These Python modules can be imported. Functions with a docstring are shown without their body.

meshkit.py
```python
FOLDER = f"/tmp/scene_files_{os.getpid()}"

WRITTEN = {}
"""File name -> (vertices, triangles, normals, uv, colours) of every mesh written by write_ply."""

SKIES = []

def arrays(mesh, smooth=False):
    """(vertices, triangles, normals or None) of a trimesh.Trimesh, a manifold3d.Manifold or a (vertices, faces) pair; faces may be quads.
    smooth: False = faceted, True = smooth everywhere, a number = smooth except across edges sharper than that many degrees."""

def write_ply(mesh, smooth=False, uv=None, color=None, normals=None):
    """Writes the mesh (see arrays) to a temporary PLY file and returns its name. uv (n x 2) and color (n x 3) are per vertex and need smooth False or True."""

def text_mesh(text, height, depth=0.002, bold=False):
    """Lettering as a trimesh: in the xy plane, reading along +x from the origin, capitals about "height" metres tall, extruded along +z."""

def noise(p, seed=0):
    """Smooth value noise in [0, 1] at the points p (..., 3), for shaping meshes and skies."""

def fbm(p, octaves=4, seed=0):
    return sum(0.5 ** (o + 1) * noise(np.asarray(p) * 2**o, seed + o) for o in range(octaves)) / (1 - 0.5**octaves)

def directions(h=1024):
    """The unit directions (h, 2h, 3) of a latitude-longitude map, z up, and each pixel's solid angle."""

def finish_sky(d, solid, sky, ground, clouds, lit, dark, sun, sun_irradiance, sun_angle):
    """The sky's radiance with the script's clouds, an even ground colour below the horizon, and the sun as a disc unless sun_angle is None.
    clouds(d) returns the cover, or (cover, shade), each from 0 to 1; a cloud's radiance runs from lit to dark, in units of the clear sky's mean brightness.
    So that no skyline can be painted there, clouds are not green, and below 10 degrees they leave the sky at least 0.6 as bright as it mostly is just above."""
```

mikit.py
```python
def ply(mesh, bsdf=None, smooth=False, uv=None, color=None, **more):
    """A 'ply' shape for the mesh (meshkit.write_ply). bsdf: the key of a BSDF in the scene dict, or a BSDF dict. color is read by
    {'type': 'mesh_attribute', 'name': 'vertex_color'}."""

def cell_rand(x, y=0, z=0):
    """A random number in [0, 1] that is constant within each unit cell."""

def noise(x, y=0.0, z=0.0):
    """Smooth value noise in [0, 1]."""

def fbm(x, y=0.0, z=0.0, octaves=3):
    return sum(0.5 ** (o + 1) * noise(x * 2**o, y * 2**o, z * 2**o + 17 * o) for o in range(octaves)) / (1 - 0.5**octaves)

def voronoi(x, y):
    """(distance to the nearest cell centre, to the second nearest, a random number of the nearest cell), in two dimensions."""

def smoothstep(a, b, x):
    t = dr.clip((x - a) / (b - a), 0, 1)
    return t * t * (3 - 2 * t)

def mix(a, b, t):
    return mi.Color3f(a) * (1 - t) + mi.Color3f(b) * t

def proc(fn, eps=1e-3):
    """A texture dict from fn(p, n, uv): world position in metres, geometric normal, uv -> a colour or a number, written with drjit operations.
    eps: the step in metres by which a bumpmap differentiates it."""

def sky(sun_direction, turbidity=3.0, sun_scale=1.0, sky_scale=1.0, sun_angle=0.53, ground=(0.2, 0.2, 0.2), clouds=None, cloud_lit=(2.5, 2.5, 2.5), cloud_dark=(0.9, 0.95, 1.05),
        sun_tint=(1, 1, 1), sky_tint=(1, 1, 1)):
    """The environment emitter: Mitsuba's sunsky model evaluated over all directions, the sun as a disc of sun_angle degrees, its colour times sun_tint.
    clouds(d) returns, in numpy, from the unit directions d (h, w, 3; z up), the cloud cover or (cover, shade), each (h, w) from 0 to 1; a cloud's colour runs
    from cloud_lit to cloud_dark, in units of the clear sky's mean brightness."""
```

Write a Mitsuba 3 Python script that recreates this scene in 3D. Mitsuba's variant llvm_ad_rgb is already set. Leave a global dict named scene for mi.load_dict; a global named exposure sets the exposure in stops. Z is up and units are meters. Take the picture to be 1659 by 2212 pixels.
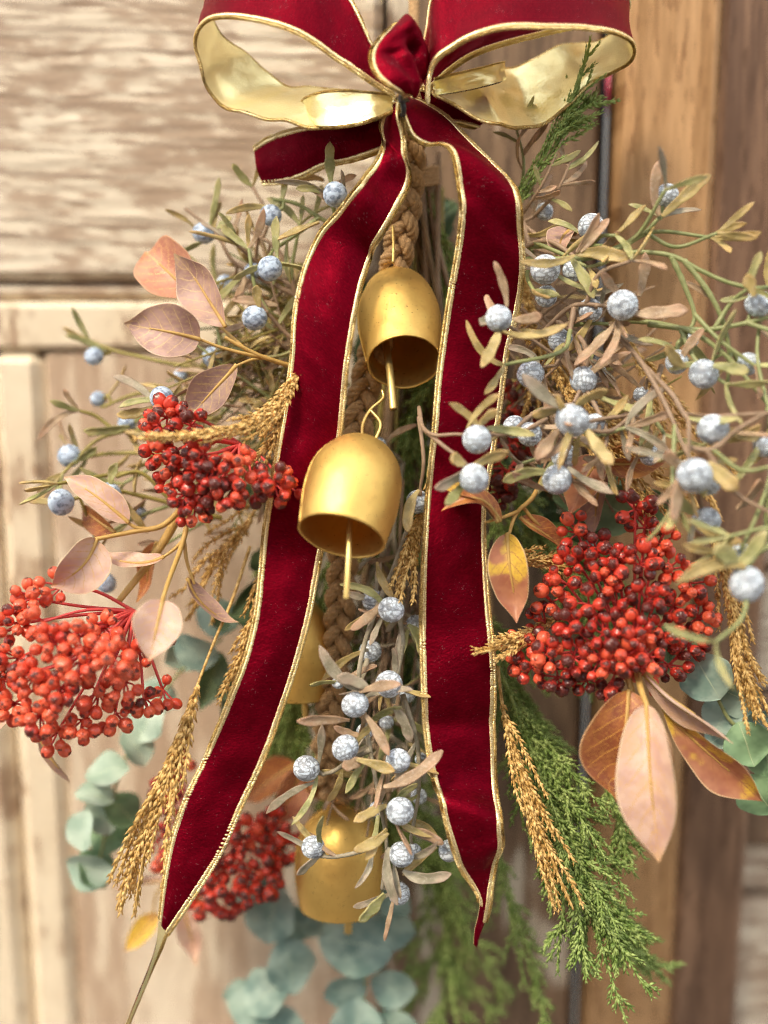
import math
import numpy as np
import mitsuba as mi
import drjit as dr
import mikit
import meshkit
from mikit import noise, fbm, voronoi, cell_rand, smoothstep, mix

T = mi.ScalarTransform4f
scene, labels = {}, {}

# ------------------------------------------------------------------ camera, daylight, exposure
PITCH, DIST, HFOV = math.radians(11.0), 0.64, 37.14
FWD = np.array([0.0, math.cos(PITCH), -math.sin(PITCH)])
UPV = np.array([0.0, math.sin(PITCH), math.cos(PITCH)])
RGT = np.array([1.0, 0.0, 0.0])
EYE = np.array([0.0, -0.15, 0.0]) - DIST * FWD
scene['camera'] = {
    'type': 'thinlens', 'fov': HFOV, 'fov_axis': 'x', 'aperture_radius': 0.0125, 'focus_distance': DIST,
    'near_clip': 0.02, 'far_clip': 200.0,
    'to_world': T().look_at(origin=EYE.tolist(), target=(EYE + FWD).tolist(), up=[0, 0, 1])}


def cloud_cover(d):
    n = meshkit.fbm(d * np.array([2.2, 2.2, 4.0]) + 3.1, 4, 5)
    return np.clip(0.8 + 0.3 * n, 0, 1), np.clip((n - 0.35) * 1.6, 0, 1)


scene['daylight'] = mikit.sky((-0.45, -0.55, 0.85), turbidity=3, sun_scale=0.30, sun_angle=14, clouds=cloud_cover,
                              cloud_lit=(2.5, 2.48, 2.42), cloud_dark=(1.5, 1.53, 1.6), ground=(0.11, 0.10, 0.09))
exposure = 3.12

# ------------------------------------------------------------------ measuring: photo units (1659 x 2212) into metres
PX = 0.43 / 1659


def ray(x, y):
    return FWD + RGT * ((x - 829.5) * PX / DIST) - UPV * ((y - 1106.0) * PX / DIST)


def at(x, y, d=0.0):
    """Point of the swag seen at (x, y), d metres in front of (towards the viewer) its hanging plane."""
    return EYE + ray(x, y) * (DIST - d)


def wall(x, y, out=0.0):
    """Point on the door's plane, 'out' metres proud of it."""
    r = ray(x, y)
    return EYE + r * ((-out - EYE[1]) / r[1])


def pts(a):
    return np.array([at(*q) for q in a])


def spline(P, n):
    """Catmull-Rom through the rows of P, n samples, by chord length."""
    P = np.asarray(P, float)
    if len(P) == 2:
        return P[0] + np.linspace(0, 1, n)[:, None] * (P[1] - P[0])
    c = np.linalg.norm(np.diff(P[:, :3], axis=0), axis=1) ** 0.5
    t = np.concatenate([[0], np.cumsum(np.maximum(c, 1e-9))])
    m = np.zeros_like(P)
    dt = np.diff(t)[:, None]
    s = np.diff(P, axis=0) / dt
    m[1:-1] = (s[:-1] * dt[1:] + s[1:] * dt[:-1]) / (dt[1:] + dt[:-1])
    m[0], m[-1] = s[0], s[-1]
    u = np.linspace(0, t[-1], n)
    i = np.clip(np.searchsorted(t, u, side='right') - 1, 0, len(P) - 2)
    h = (t[i + 1] - t[i])[:, None]
    x = ((u - t[i])[:, None]) / h
    return ((2 * x**3 - 3 * x**2 + 1) * P[i] + (x**3 - 2 * x**2 + x) * h * m[i] + (-2 * x**3 + 3 * x**2) * P[i + 1] + (x**3 - x**2) * h * m[i + 1])


def unit(v):
    return v / np.maximum(np.linalg.norm(v, axis=-1, keepdims=True), 1e-12)


def resample(P, step=None, n=None):
    L = np.concatenate([[0], np.cumsum(np.linalg.norm(np.diff(P, axis=0), axis=1))])
    n = n or max(3, int(L[-1] / step) + 1)
    u = np.linspace(0, L[-1], n)
    return np.stack([np.interp(u, L, P[:, k]) for k in range(P.shape[1])], 1), u


# ------------------------------------------------------------------ meshes
def frames(P, n0=None):
    Tn = unit(np.gradient(P, axis=0))
    n = np.array(n0 if n0 is not None else np.cross(Tn[0], [0.31, 0.77, 0.55]), float)
    N = np.zeros_like(P)
    for i in range(len(P)):
        n = n - Tn[i] * (n @ Tn[i])
        n = n / max(np.linalg.norm(n), 1e-12)
        N[i] = n
    return Tn, N, np.cross(Tn, N)


def grid_faces(nr, nc, wrap):
    i = np.arange(nr - 1)[:, None]
    j = np.arange(nc if wrap else nc - 1)[None]
    a, b = i * nc + j, i * nc + (j + 1) % nc
    return np.stack([a, b, b + nc, a + nc], -1).reshape(-1, 4)


def tri(q):
    return np.vstack([q[:, [0, 1, 2]], q[:, [0, 2, 3]]])


def join(ms):
    at0, V, F = 0, [], []
    for v, f in ms:
        V.append(v)
        F.append((tri(f) if f.shape[1] == 4 else f) + at0)
        at0 += len(v)
    return np.vstack(V), np.vstack(F)


def tube(P, R, n=6, n0=None):
    """Round rod along P with radii R, closed at both ends."""
    P = np.asarray(P, float)
    R = np.broadcast_to(R, len(P))
    _, N, B = frames(P, n0)
    a = np.arange(n) / n * 2 * np.pi
    v = (P[:, None] + R[:, None, None] * (np.cos(a)[None, :, None] * N[:, None] + np.sin(a)[None, :, None] * B[:, None])).reshape(-1, 3)
    f = tri(grid_faces(len(P), n, True))
    k = len(v)
    j = np.arange(n)
    v = np.vstack([v, P[:1], P[-1:]])
    f = np.vstack([f, np.stack([j * 0 + k, (j + 1) % n, j], 1), np.stack([j * 0 + k + 1, j + (len(P) - 1) * n, (j + 1) % n + (len(P) - 1) * n], 1)])
    return v, f


def blade(P, W, thick, n0, cup=0.0, fold=0.0, ripple=0.0, m=9, seed=0):
    """A leaf: widths W along the spine P, upper side towards n0; closed, with a real thickness. Returns v, f, uv."""
    Tn, N, _ = frames(P, n0)
    N = np.array(n0) - Tn * (Tn @ np.array(n0))[:, None]
    N = unit(N + 1e-9)
    B = np.cross(Tn, N)
    s = np.sin(np.linspace(-np.pi / 2, np.pi / 2, m))
    S = np.concatenate([s, s[-2:0:-1]])
    side = np.concatenate([np.ones(m), -np.ones(m - 2)])
    th = np.sqrt(np.maximum(0, 1 - S**2)) * side * thick / 2
    W = np.asarray(W)
    u = np.linspace(0, 1, len(P))
    wob = ripple * np.sin(u * 9 + seed)[:, None] * np.abs(S)[None] ** 2 * np.sign(S)[None]
    lift = (cup * S[None] ** 2 + fold * np.abs(S)[None]) * W[:, None] / 2 + wob * W.max() + th[None] * np.minimum(1, W / (W.max() * 0.3 + 1e-12))[:, None]
    v = P[:, None] + (S[None] * W[:, None] / 2)[..., None] * B[:, None] + lift[..., None] * N[:, None]
    uv = np.stack(np.broadcast_arrays(u[:, None], (S[None] + 1) / 2), -1)
    return v.reshape(-1, 3), tri(grid_faces(len(P), len(S), True))[:, ::-1], uv.reshape(-1, 2)


def lathe(prof, n=48):
    """Surface of revolution about z: prof rows are (radius, z)."""
    a = np.arange(n) / n * 2 * np.pi
    v = np.stack([prof[:, :1] * np.cos(a)[None], prof[:, :1] * np.sin(a)[None], np.broadcast_to(prof[:, 1:2], (len(prof), n))], -1)
    return v.reshape(-1, 3), tri(grid_faces(len(prof), n, True))


def box(lo, hi, ch=0.002):
    """Chamfered block."""
    import manifold3d as m3
    lo, hi = np.array(lo, float), np.array(hi, float)
    P = []
    for k in range(3):
        e = np.full(3, ch)
        e[k] = 0
        for c in np.ndindex(2, 2, 2):
            P.append(np.where(np.array(c) == 0, lo + e, hi - e))
    h = m3.Manifold.hull_points(np.array(P).tolist() if False else np.array(P, np.float64))
    mm = h.to_mesh()
    return np.array(mm.vert_properties)[:, :3], np.array(mm.tri_verts)


# ------------------------------------------------------------------ entries
taken = set()


def numbered(k):
    q, i = k, 0
    while q in taken:
        i += 1
        q = f'{k}_{i:03d}'
    taken.add(q)
    return q


def thing(name, label, cat, group=None):
    k = numbered(name)
    labels[k] = {'label': label, 'category': cat}
    if group:
        labels[k]['group'] = group
    return k


def add(parent, name, mesh, bsdf, smooth=True, uv=None, label=None, kind=None):
    k = numbered(parent + '__' + name if parent else name)
    scene[k] = mikit.ply(mesh, bsdf, smooth=smooth, uv=uv)
    if label or kind:
        labels[k] = {a: b for a, b in (('label', label), ('kind', kind)) if b}
    return k


def add_shape(parent, name, shape, matrix):
    k = numbered(parent + '__' + name)
    scene[k] = {**shape, 'to_world': T(matrix)}
    return k


def frame_to(z, pos, scale, roll=0.0):
    z = unit(np.asarray(z, float))
    x = unit(np.cross(z, [0.13, 0.4, 0.9]))
    y = np.cross(z, x)
    c, s = math.cos(roll), math.sin(roll)
    M = np.eye(4)
    M[:3, 0], M[:3, 1], M[:3, 2] = (x * c + y * s) * scale, (y * c - x * s) * scale, z * scale
    M[:3, 3] = pos
    return M


# ------------------------------------------------------------------ materials
def bsdf(name, color, rough=0.6, bump=None, bump_scale=1.0, eps=5e-4, **kw):
    c = mikit.proc(color) if callable(color) else {'type': 'rgb', 'value': list(color)}
    r = mikit.proc(rough) if callable(rough) else rough
    b = {'type': 'principled', 'base_color': c, 'roughness': r, **kw}
    if bump is not None:
        b = {'type': 'bumpmap', 'arbitrary': mikit.proc(bump, eps), 'scale': bump_scale, 'bsdf': b}
    scene[name] = {'type': 'twosided', 'bsdf': b}
    return name


def wood_rail(p, n, uv):       # flaking cream paint over brown boards, grain across
    z = p.z + 0.010 * (fbm(p.x * 9, p.z * 12, 6.0, 3) - 0.5) + 0.05 * p.x
    g = fbm(p.x * 75 + p.z * 40, z * 260, 3.0, 4)
    f = fbm(p.x * 22 + 9, z * 780, 1.0, 3)
    big = fbm(p.x * 26 + 4, z * 38, 8.0, 3)
    crev = smoothstep(0.60, 0.70, fbm(p.x * 9 + 2, z * 420, 12.0, 3))
    m = smoothstep(0.40, 0.60, g * 0.45 + f * 0.15 + big * 0.40 + 0.01)
    brown = mix((0.33, 0.24, 0.17), (0.50, 0.39, 0.285), f)
    pale = mix((0.62, 0.54, 0.42), (0.80, 0.73, 0.59), fbm(p.x * 30, z * 160, 5.0, 3))
    return mix(mix(brown, pale, m), (0.26, 0.18, 0.125), crev * 0.6)


def wood_panel(p, n, uv):      # the same paint, grain upright, more worn
    g = fbm(p.x * 85, p.z * 12, 3.0, 4)
    f = fbm(p.x * 380, p.z * 50, 1.0, 3)
    big = fbm(p.x * 24 + 1, p.z * 8, 8.0, 3)
    m = smoothstep(0.42, 0.64, g * 0.5 + f * 0.15 + big * 0.35)
    brown = mix((0.42, 0.30, 0.205), (0.56, 0.43, 0.315), f)
    pale = mix((0.66, 0.55, 0.42), (0.80, 0.71, 0.56), fbm(p.x * 160, p.z * 30, 5.0, 3))
    return mix(brown, pale, m)


def wood_cream(p, n, uv):      # painted frame, less worn
    g = fbm(p.x * 40, p.z * 40, 3.0, 4)
    f = fbm(p.x * 200, p.z * 60, 1.0, 3)
    m = smoothstep(0.30, 0.50, g * 0.6 + f * 0.4)
    return mix(mix((0.38, 0.26, 0.17), (0.5, 0.37, 0.25), f), mix((0.68, 0.57, 0.41), (0.84, 0.75, 0.58), g), m)


def wood_stile(p, n, uv):      # weathered brown upright with remnants of paint
    g = fbm(p.x * 95, p.z * 13, 2.0, 4)
    f = fbm(p.x * 420, p.z * 40, 1.0, 3)
    big = fbm(p.x * 30 + 7, p.z * 11, 4.0, 3)
    flake = smoothstep(0.56, 0.66, g * 0.45 + big * 0.55)
    brown = mix((0.095, 0.06, 0.037), (0.26, 0.17, 0.105), smoothstep(0.25, 0.75, g * 0.6 + f * 0.4))
    return mix(brown, mix((0.48, 0.42, 0.33), (0.62, 0.56, 0.45), f), flake)


def post_grain(p):
    w = fbm(p.x * 9, p.z * 3, 4.0, 2) * 0.02
    g = fbm((p.x + w) * 130, p.z * 9, 2.0, 4)
    f = fbm((p.x + w) * 700, p.z * 45, 6.0, 3)
    return g, f


def wood_post(p, n, uv):       # honey-coloured new board
    g, f = post_grain(p)
    tick = smoothstep(0.66, 0.74, fbm(p.x * 520, p.z * 70, 9.0, 2))
    return mix(mix((0.32, 0.175, 0.07), (0.56, 0.345, 0.17), smoothstep(0.2, 0.8, g * 0.6 + f * 0.4)), (0.22, 0.10, 0.035), tick * 0.6)


def wood_dark(p, n, uv):       # darker heartwood board
    g, f = post_grain(p)
    tick = smoothstep(0.64, 0.74, fbm(p.x * 480, p.z * 60, 9.0, 2))
    return mix(mix((0.115, 0.063, 0.038), (0.29, 0.175, 0.108), smoothstep(0.2, 0.8, g * 0.7 + f * 0.3)), (0.08, 0.04, 0.02), tick * 0.6)


bsdf('m_rail', wood_rail, 0.7, lambda p, n, uv: fbm(p.x * 30, p.z * 200, 3.0, 3), 0.0012)
bsdf('m_panel', wood_panel, 0.7, lambda p, n, uv: fbm(p.x * 200, p.z * 30, 3.0, 3), 0.001)
bsdf('m_cream', wood_cream, 0.6)
bsdf('m_stile', wood_stile, 0.7, lambda p, n, uv: fbm(p.x * 200, p.z * 25, 3.0, 3), 0.0015)
bsdf('m_post', wood_post, 0.5, lambda p, n, uv: fbm(p.x * 500, p.z * 40, 3.0, 3), 0.0006)
bsdf('m_dark', wood_dark, 0.55, lambda p, n, uv: fbm(p.x * 450, p.z * 40, 3.0, 3), 0.0008)
bsdf('m_far', lambda p, n, uv: mix((0.12, 0.125, 0.13), (0.2, 0.205, 0.21), fbm(p.x * 6, p.z * 6, 1.0, 3)), 0.8)


def velvet_color(p, n, uv):    # uv in metres along and across the ribbon
    streak = fbm(uv.x * 2400, uv.y * 700, 1.0, 3)
    nap = fbm(uv.x * 95, uv.y * 130, 4.0, 3)
    pile = mix((0.024, 0.0003, 0.0017), (0.056, 0.0007, 0.0037), smoothstep(0.2, 0.85, streak * 0.65 + nap * 0.35))
    lint = smoothstep(0.90, 0.94, noise(uv.x * 2100 + 7, uv.y * 1500)) * smoothstep(0.55, 0.7, noise(uv.x * 260, uv.y * 260, 5.0))
    return mix(pile, (0.45, 0.22, 0.24), lint * 0.28)


bsdf('m_velvet', velvet_color, 0.50, lambda p, n, uv: fbm(uv.x * 1300, uv.y * 900, 2.0, 2) + 1.0 * noise(uv.x * 55, uv.y * 70), 0.00018, 1e-4,
     specular=0.24, spec_tint=1.0, sheen=0.42, sheen_tint=1.0)
bsdf('m_lining', lambda p, n, uv: mix((0.90, 0.82, 0.42), (0.97, 0.91, 0.54), noise(uv.x * 1500, uv.y * 1500)), 0.16,
     lambda p, n, uv: noise(uv.x * 42, uv.y * 30) * 2 + 0.04 * noise(uv.x * 2200, uv.y * 1800), 0.0016, 1e-4, metallic=0.72, specular=0.9, spec_tint=0.8)


def braid_color(p, n, uv):
    r = cell_rand(dr.floor(p.x * 1900), dr.floor(p.y * 1900), dr.floor(p.z * 1900))
    return mix((0.58, 0.38, 0.12), (1.0, 0.93, 0.58), r)


bsdf('m_braid', braid_color, 0.30, metallic=0.8)


def brass_color(p, n, uv):
    s = fbm(p.x * 900, p.y * 900, p.z * 900, 3)
    b = fbm(p.x * 60, p.y * 60, p.z * 60, 3)
    speck = smoothstep(0.88, 0.93, noise(p.x * 700, p.y * 700, p.z * 700))
    tarnish = smoothstep(0.62, 0.74, fbm(p.x * 130 + 4, p.y * 130, p.z * 130, 3)) * 0.16
    scratch = smoothstep(0.80, 0.90, noise(p.x * 90 + p.z * 700, p.y * 60, p.z * 160 - p.x * 500)) * 0.25
    return mix(mix(mix((0.74, 0.46, 0.12), (0.90, 0.63, 0.20), s * 0.4 + b * 0.6), (0.50, 0.28, 0.075), tarnish + scratch), (0.25, 0.13, 0.03), speck * 0.6)


bsdf('m_brass', brass_color, lambda p, n, uv: 0.42 + 0.12 * fbm(p.x * 120, p.y * 120, p.z * 120, 2),
     lambda p, n, uv: fbm(p.x * 70, p.y * 70, p.z * 70, 2) + 0.16 * noise(p.x * 1500, p.y * 1500, p.z * 1500) + 0.5 * noise(p.x * 28, p.y * 28, p.z * 28), 0.0008, 3e-4, metallic=0.9)
bsdf('m_wire', (0.75, 0.55, 0.2), 0.35, metallic=0.9)
bsdf('m_black', (0.02, 0.02, 0.022), 0.3)
bsdf('m_jute', lambda p, n, uv: mix((0.20, 0.115, 0.05), (0.50, 0.33, 0.17), fbm(p.x * 600, p.y * 600, p.z * 600, 3)), 0.9)
bsdf('m_twig', lambda p, n, uv: mix((0.12, 0.075, 0.04), (0.33, 0.22, 0.12), fbm(p.x * 300, p.y * 300, p.z * 90, 3)), 0.85)


def strap(dusk, pale, tip):
    def fn(p, n, uv):
        k = fbm(p.x * 130, p.y * 130, p.z * 130, 3)
        dust = smoothstep(0.52, 0.75, fbm(p.x * 900, p.y * 900, p.z * 900, 2))
        body = mix(dusk, pale, smoothstep(0.3, 0.7, k))
        body = mix(body, tip, smoothstep(0.55, 1.05, uv.x + (k - 0.5)) * 0.5)
        body = mix(body, tip, smoothstep(0.36, 0.48, dr.abs(uv.y - 0.5)) * 0.35)
        return mix(body, (0.55, 0.50, 0.42), dust * 0.22)
    return fn


bsdf('m_strap_rose', strap((0.25, 0.165, 0.095), (0.41, 0.30, 0.185), (0.44, 0.235, 0.15)), 0.55)
bsdf('m_strap_olive', strap((0.28, 0.215, 0.075), (0.47, 0.375, 0.15), (0.50, 0.31, 0.12)), 0.55)
bsdf('m_strap_green', strap((0.22, 0.23, 0.085), (0.39, 0.39, 0.165), (0.44, 0.36, 0.15)), 0.55)
bsdf('m_strap_grey', strap((0.20, 0.18, 0.12), (0.36, 0.33, 0.24), (0.36, 0.24, 0.18)), 0.6)
bsdf('m_stem_green', lambda p, n, uv: mix((0.17, 0.21, 0.07), (0.33, 0.35, 0.165), fbm(p.x * 220, p.y * 220, p.z * 220, 3)), 0.5)
bsdf('m_stem_rose', lambda p, n, uv: mix((0.20, 0.135, 0.08), (0.36, 0.25, 0.17), fbm(p.x * 220, p.y * 220, p.z * 220, 3)), 0.6)
bsdf('m_stem_gold', lambda p, n, uv: mix((0.40, 0.235, 0.055), (0.58, 0.39, 0.13), fbm(p.x * 200, p.y * 200, p.z * 200, 3)), 0.5)
bsdf('m_stem_olive', lambda p, n, uv: mix((0.19, 0.15, 0.035), (0.36, 0.31, 0.08), fbm(p.x * 200, p.y * 200, p.z * 200, 3)), 0.5)


def frosted(p, n, uv):         # waxy bloom crackled over a slate skin
    def ridge(s, o):
        return dr.abs(noise(p.x * s + o, p.y * s, p.z * s) - 0.5)
    line = dr.minimum(ridge(360.0, 0.0), ridge(500.0, 40.0))
    crack = 1 - smoothstep(0.03, 0.11, line)
    bare = smoothstep(0.60, 0.72, fbm(p.x * 210 + 5, p.y * 210, p.z * 210, 2))
    bloom = mix((0.54, 0.66, 0.79), (0.80, 0.88, 0.95), fbm(p.x * 300, p.y * 300, p.z * 300, 2))
    return mix(mix(bloom, (0.13, 0.15, 0.18), crack * 0.75), (0.07, 0.085, 0.12), bare * 0.55)


def frosted_blue(p, n, uv):
    k = fbm(p.x * 480, p.y * 480, p.z * 480, 3)
    return mix((0.16, 0.22, 0.33), (0.50, 0.62, 0.78), smoothstep(0.3, 0.62, k))


bsdf('m_frosted', frosted, 0.45)
bsdf('m_frosted_blue', frosted_blue, 0.5)


def red_berry(coral, deep, dark, amount):
    def fn(p, n, uv):          # uv.y runs from the stalk (0) to the tip (1)
        k = fbm(p.x * 380, p.y * 380, p.z * 380, 3)
        skin = mix(deep, coral, smoothstep(0.3, 0.7, fbm(p.x * 70, p.y * 70, p.z * 70, 2)))
        return mix(skin, dark, smoothstep(1.14 - amount, 1.24 - amount, uv.y * 0.75 + k * 0.7))
    return fn


bsdf('m_berry_coral', red_berry((0.70, 0.125, 0.06), (0.56, 0.06, 0.03), (0.11, 0.024, 0.018), 0.16), 0.32, specular=0.5)
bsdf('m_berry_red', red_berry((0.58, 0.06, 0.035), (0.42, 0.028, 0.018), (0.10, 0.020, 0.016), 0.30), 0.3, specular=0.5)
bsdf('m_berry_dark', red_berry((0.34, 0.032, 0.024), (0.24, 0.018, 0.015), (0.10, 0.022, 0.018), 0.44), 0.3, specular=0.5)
bsdf('m_stalk_red', (0.60, 0.075, 0.07), 0.4)


def leaf_color(base, second, vein, patch, patchy, edge):
    def fn(p, n, uv):          # uv.x base to tip, uv.y across
        a = dr.abs(uv.y - 0.5) * 2
        k = fbm(p.x * 120, p.y * 120, p.z * 120, 3)
        c = mix(base, second, smoothstep(0.3, 0.7, k))
        c = mix(c, patch, smoothstep(0.62 - patchy, 0.74 - patchy, fbm(p.x * 55 + 3, p.y * 55, p.z * 55, 3)))
        fine = fbm(p.x * 800, p.y * 800, p.z * 800, 2)
        lat = uv.x * 7 - a * 1.6 + 0.35 * noise(uv.x * 5, uv.y * 6)
        lat = dr.abs(lat - dr.floor(lat) - 0.5)
        side = (1 - smoothstep(0.02, 0.08, lat)) * smoothstep(0.98, 0.6, a) * 0.7
        c = mix(c, vein, side + 0.35 * smoothstep(0.4, 0.8, fine))
        c = mix(c, vein, 1 - smoothstep(0.035, 0.075, a + uv.x * 0.03))
        c = mix(c, vein, smoothstep(0.86, 1.0, uv.x + 0.2 * (fine - 0.5)) * 0.5)
        return mix(c, edge, smoothstep(0.93, 0.985, a))
    return fn


bsdf('m_leaf_mauve', leaf_color((0.32, 0.19, 0.165), (0.45, 0.29, 0.25), (0.56, 0.40, 0.20), (0.47, 0.29, 0.23), 0.0, (0.66, 0.50, 0.36)), 0.5)
bsdf('m_leaf_salmon', leaf_color((0.44, 0.18, 0.12), (0.53, 0.255, 0.175), (0.66, 0.40, 0.17), (0.50, 0.2, 0.13), 0.0, (0.6, 0.36, 0.22)), 0.5)
bsdf('m_leaf_pale', leaf_color((0.46, 0.285, 0.235), (0.58, 0.415, 0.335), (0.52, 0.32, 0.14), (0.55, 0.36, 0.25), 0.05, (0.66, 0.52, 0.35)), 0.5)
bsdf('m_leaf_rust', leaf_color((0.25, 0.075, 0.03), (0.38, 0.135, 0.05), (0.56, 0.29, 0.065), (0.45, 0.19, 0.05), 0.03, (0.55, 0.32, 0.16)), 0.42)
bsdf('m_leaf_patchy', leaf_color((0.31, 0.11, 0.06), (0.42, 0.19, 0.10), (0.36, 0.15, 0.07), (0.60, 0.40, 0.055), 0.12, (0.66, 0.48, 0.28)), 0.42)
bsdf('m_leaf_plum', leaf_color((0.20, 0.12, 0.11), (0.29, 0.185, 0.15), (0.42, 0.29, 0.12), (0.25, 0.15, 0.12), 0.0, (0.40, 0.27, 0.18)), 0.5)


bsdf('m_leaf_filler', leaf_color((0.05, 0.10, 0.05), (0.09, 0.155, 0.08), (0.16, 0.21, 0.10), (0.07, 0.12, 0.06), 0.0, (0.12, 0.18, 0.09)), 0.45)  # deep green for the added light-blocking filler leaves


def euca(a, b, c):
    def fn(p, n, uv):
        k = fbm(p.x * 90, p.y * 90, p.z * 90, 4)
        w = dr.abs(uv.y - 0.5) * 2
        q = mix(a, b, smoothstep(0.3, 0.7, k))
        return mix(q, c, (1 - smoothstep(0.012, 0.04, w)) * 0.8)
    return fn


bsdf('m_euca_pale', euca((0.28, 0.40, 0.32), (0.44, 0.56, 0.47), (0.5, 0.6, 0.45)), 0.5)
bsdf('m_euca_teal', euca((0.14, 0.235, 0.205), (0.30, 0.41, 0.35), (0.36, 0.46, 0.36)), 0.5)
bsdf('m_euca_green', euca((0.11, 0.20, 0.10), (0.22, 0.36, 0.19), (0.36, 0.44, 0.25)), 0.5)
bsdf('m_cedar_gold', lambda p, n, uv: mix((0.42, 0.245, 0.06), (0.80, 0.57, 0.225), smoothstep(0.25, 0.75, fbm(p.x * 330, p.y * 330, p.z * 330, 3))), 0.6)
bsdf('m_cedar_green', lambda p, n, uv: mix((0.13, 0.215, 0.04), (0.33, 0.43, 0.135), smoothstep(0.25, 0.75, fbm(p.x * 260, p.y * 260, p.z * 260, 3))), 0.55)
bsdf('m_brick', lambda p, n, uv: mix((0.20, 0.10, 0.07), (0.34, 0.20, 0.14), fbm(p.x * 4, p.y * 4, p.z * 14, 3)), 0.8)
bsdf('m_slate', (0.12, 0.125, 0.14), 0.6)
bsdf('m_bauble', (0.42, 0.02, 0.06), 0.12, clearcoat=1.0)


# ------------------------------------------------------------------ the setting: wooden door, post and the neighbouring boards
def wx(x, y):
    return wall(x, y)[0]


def wz(x, y):
    return wall(x, y)[2]


X_STILE, X_EDGE = wx(836, 60), wx(1291, 350)
X_POST, X_MID, X_PEND = wx(1333, 350), wx(1526, 420), wx(1650, 960)
Z_RAIL, Z_LOW = wz(100, 606), wz(100, 652)
ZT, ZB, XL = 0.62, -0.72, -0.62
FAR = 0.6
door = thing('wooden_door', 'weathered panelled wooden door with flaking cream paint behind the swag', 'door')
add(door, 'rail', box((XL, 0.0, Z_RAIL), (X_STILE - 0.0025, 0.035, ZT), 0.006), 'm_rail', False)
add(door, 'stile', box((X_STILE, -0.002, ZB), (X_EDGE, 0.035, ZT), 0.003), 'm_stile', False, label='bare brown upright edge of the door with scraps of old paint')
add(door, 'moulding', box((XL, 0.006, Z_LOW + 0.0012), (X_STILE - 0.003, 0.035, Z_RAIL - 0.0008), 0.005), 'm_rail', False)
add(door, 'backing_board', box((XL, 0.0365, ZB), (X_EDGE - 0.002, 0.045, ZT), 0.001), 'm_stile', False)
xg = wx(24, 1500)
add(door, 'outer_stile', box((XL, -0.001, ZB), (xg - 0.003, 0.035, Z_LOW), 0.009), 'm_cream', False)
xs = wx(93, 900)
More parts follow.
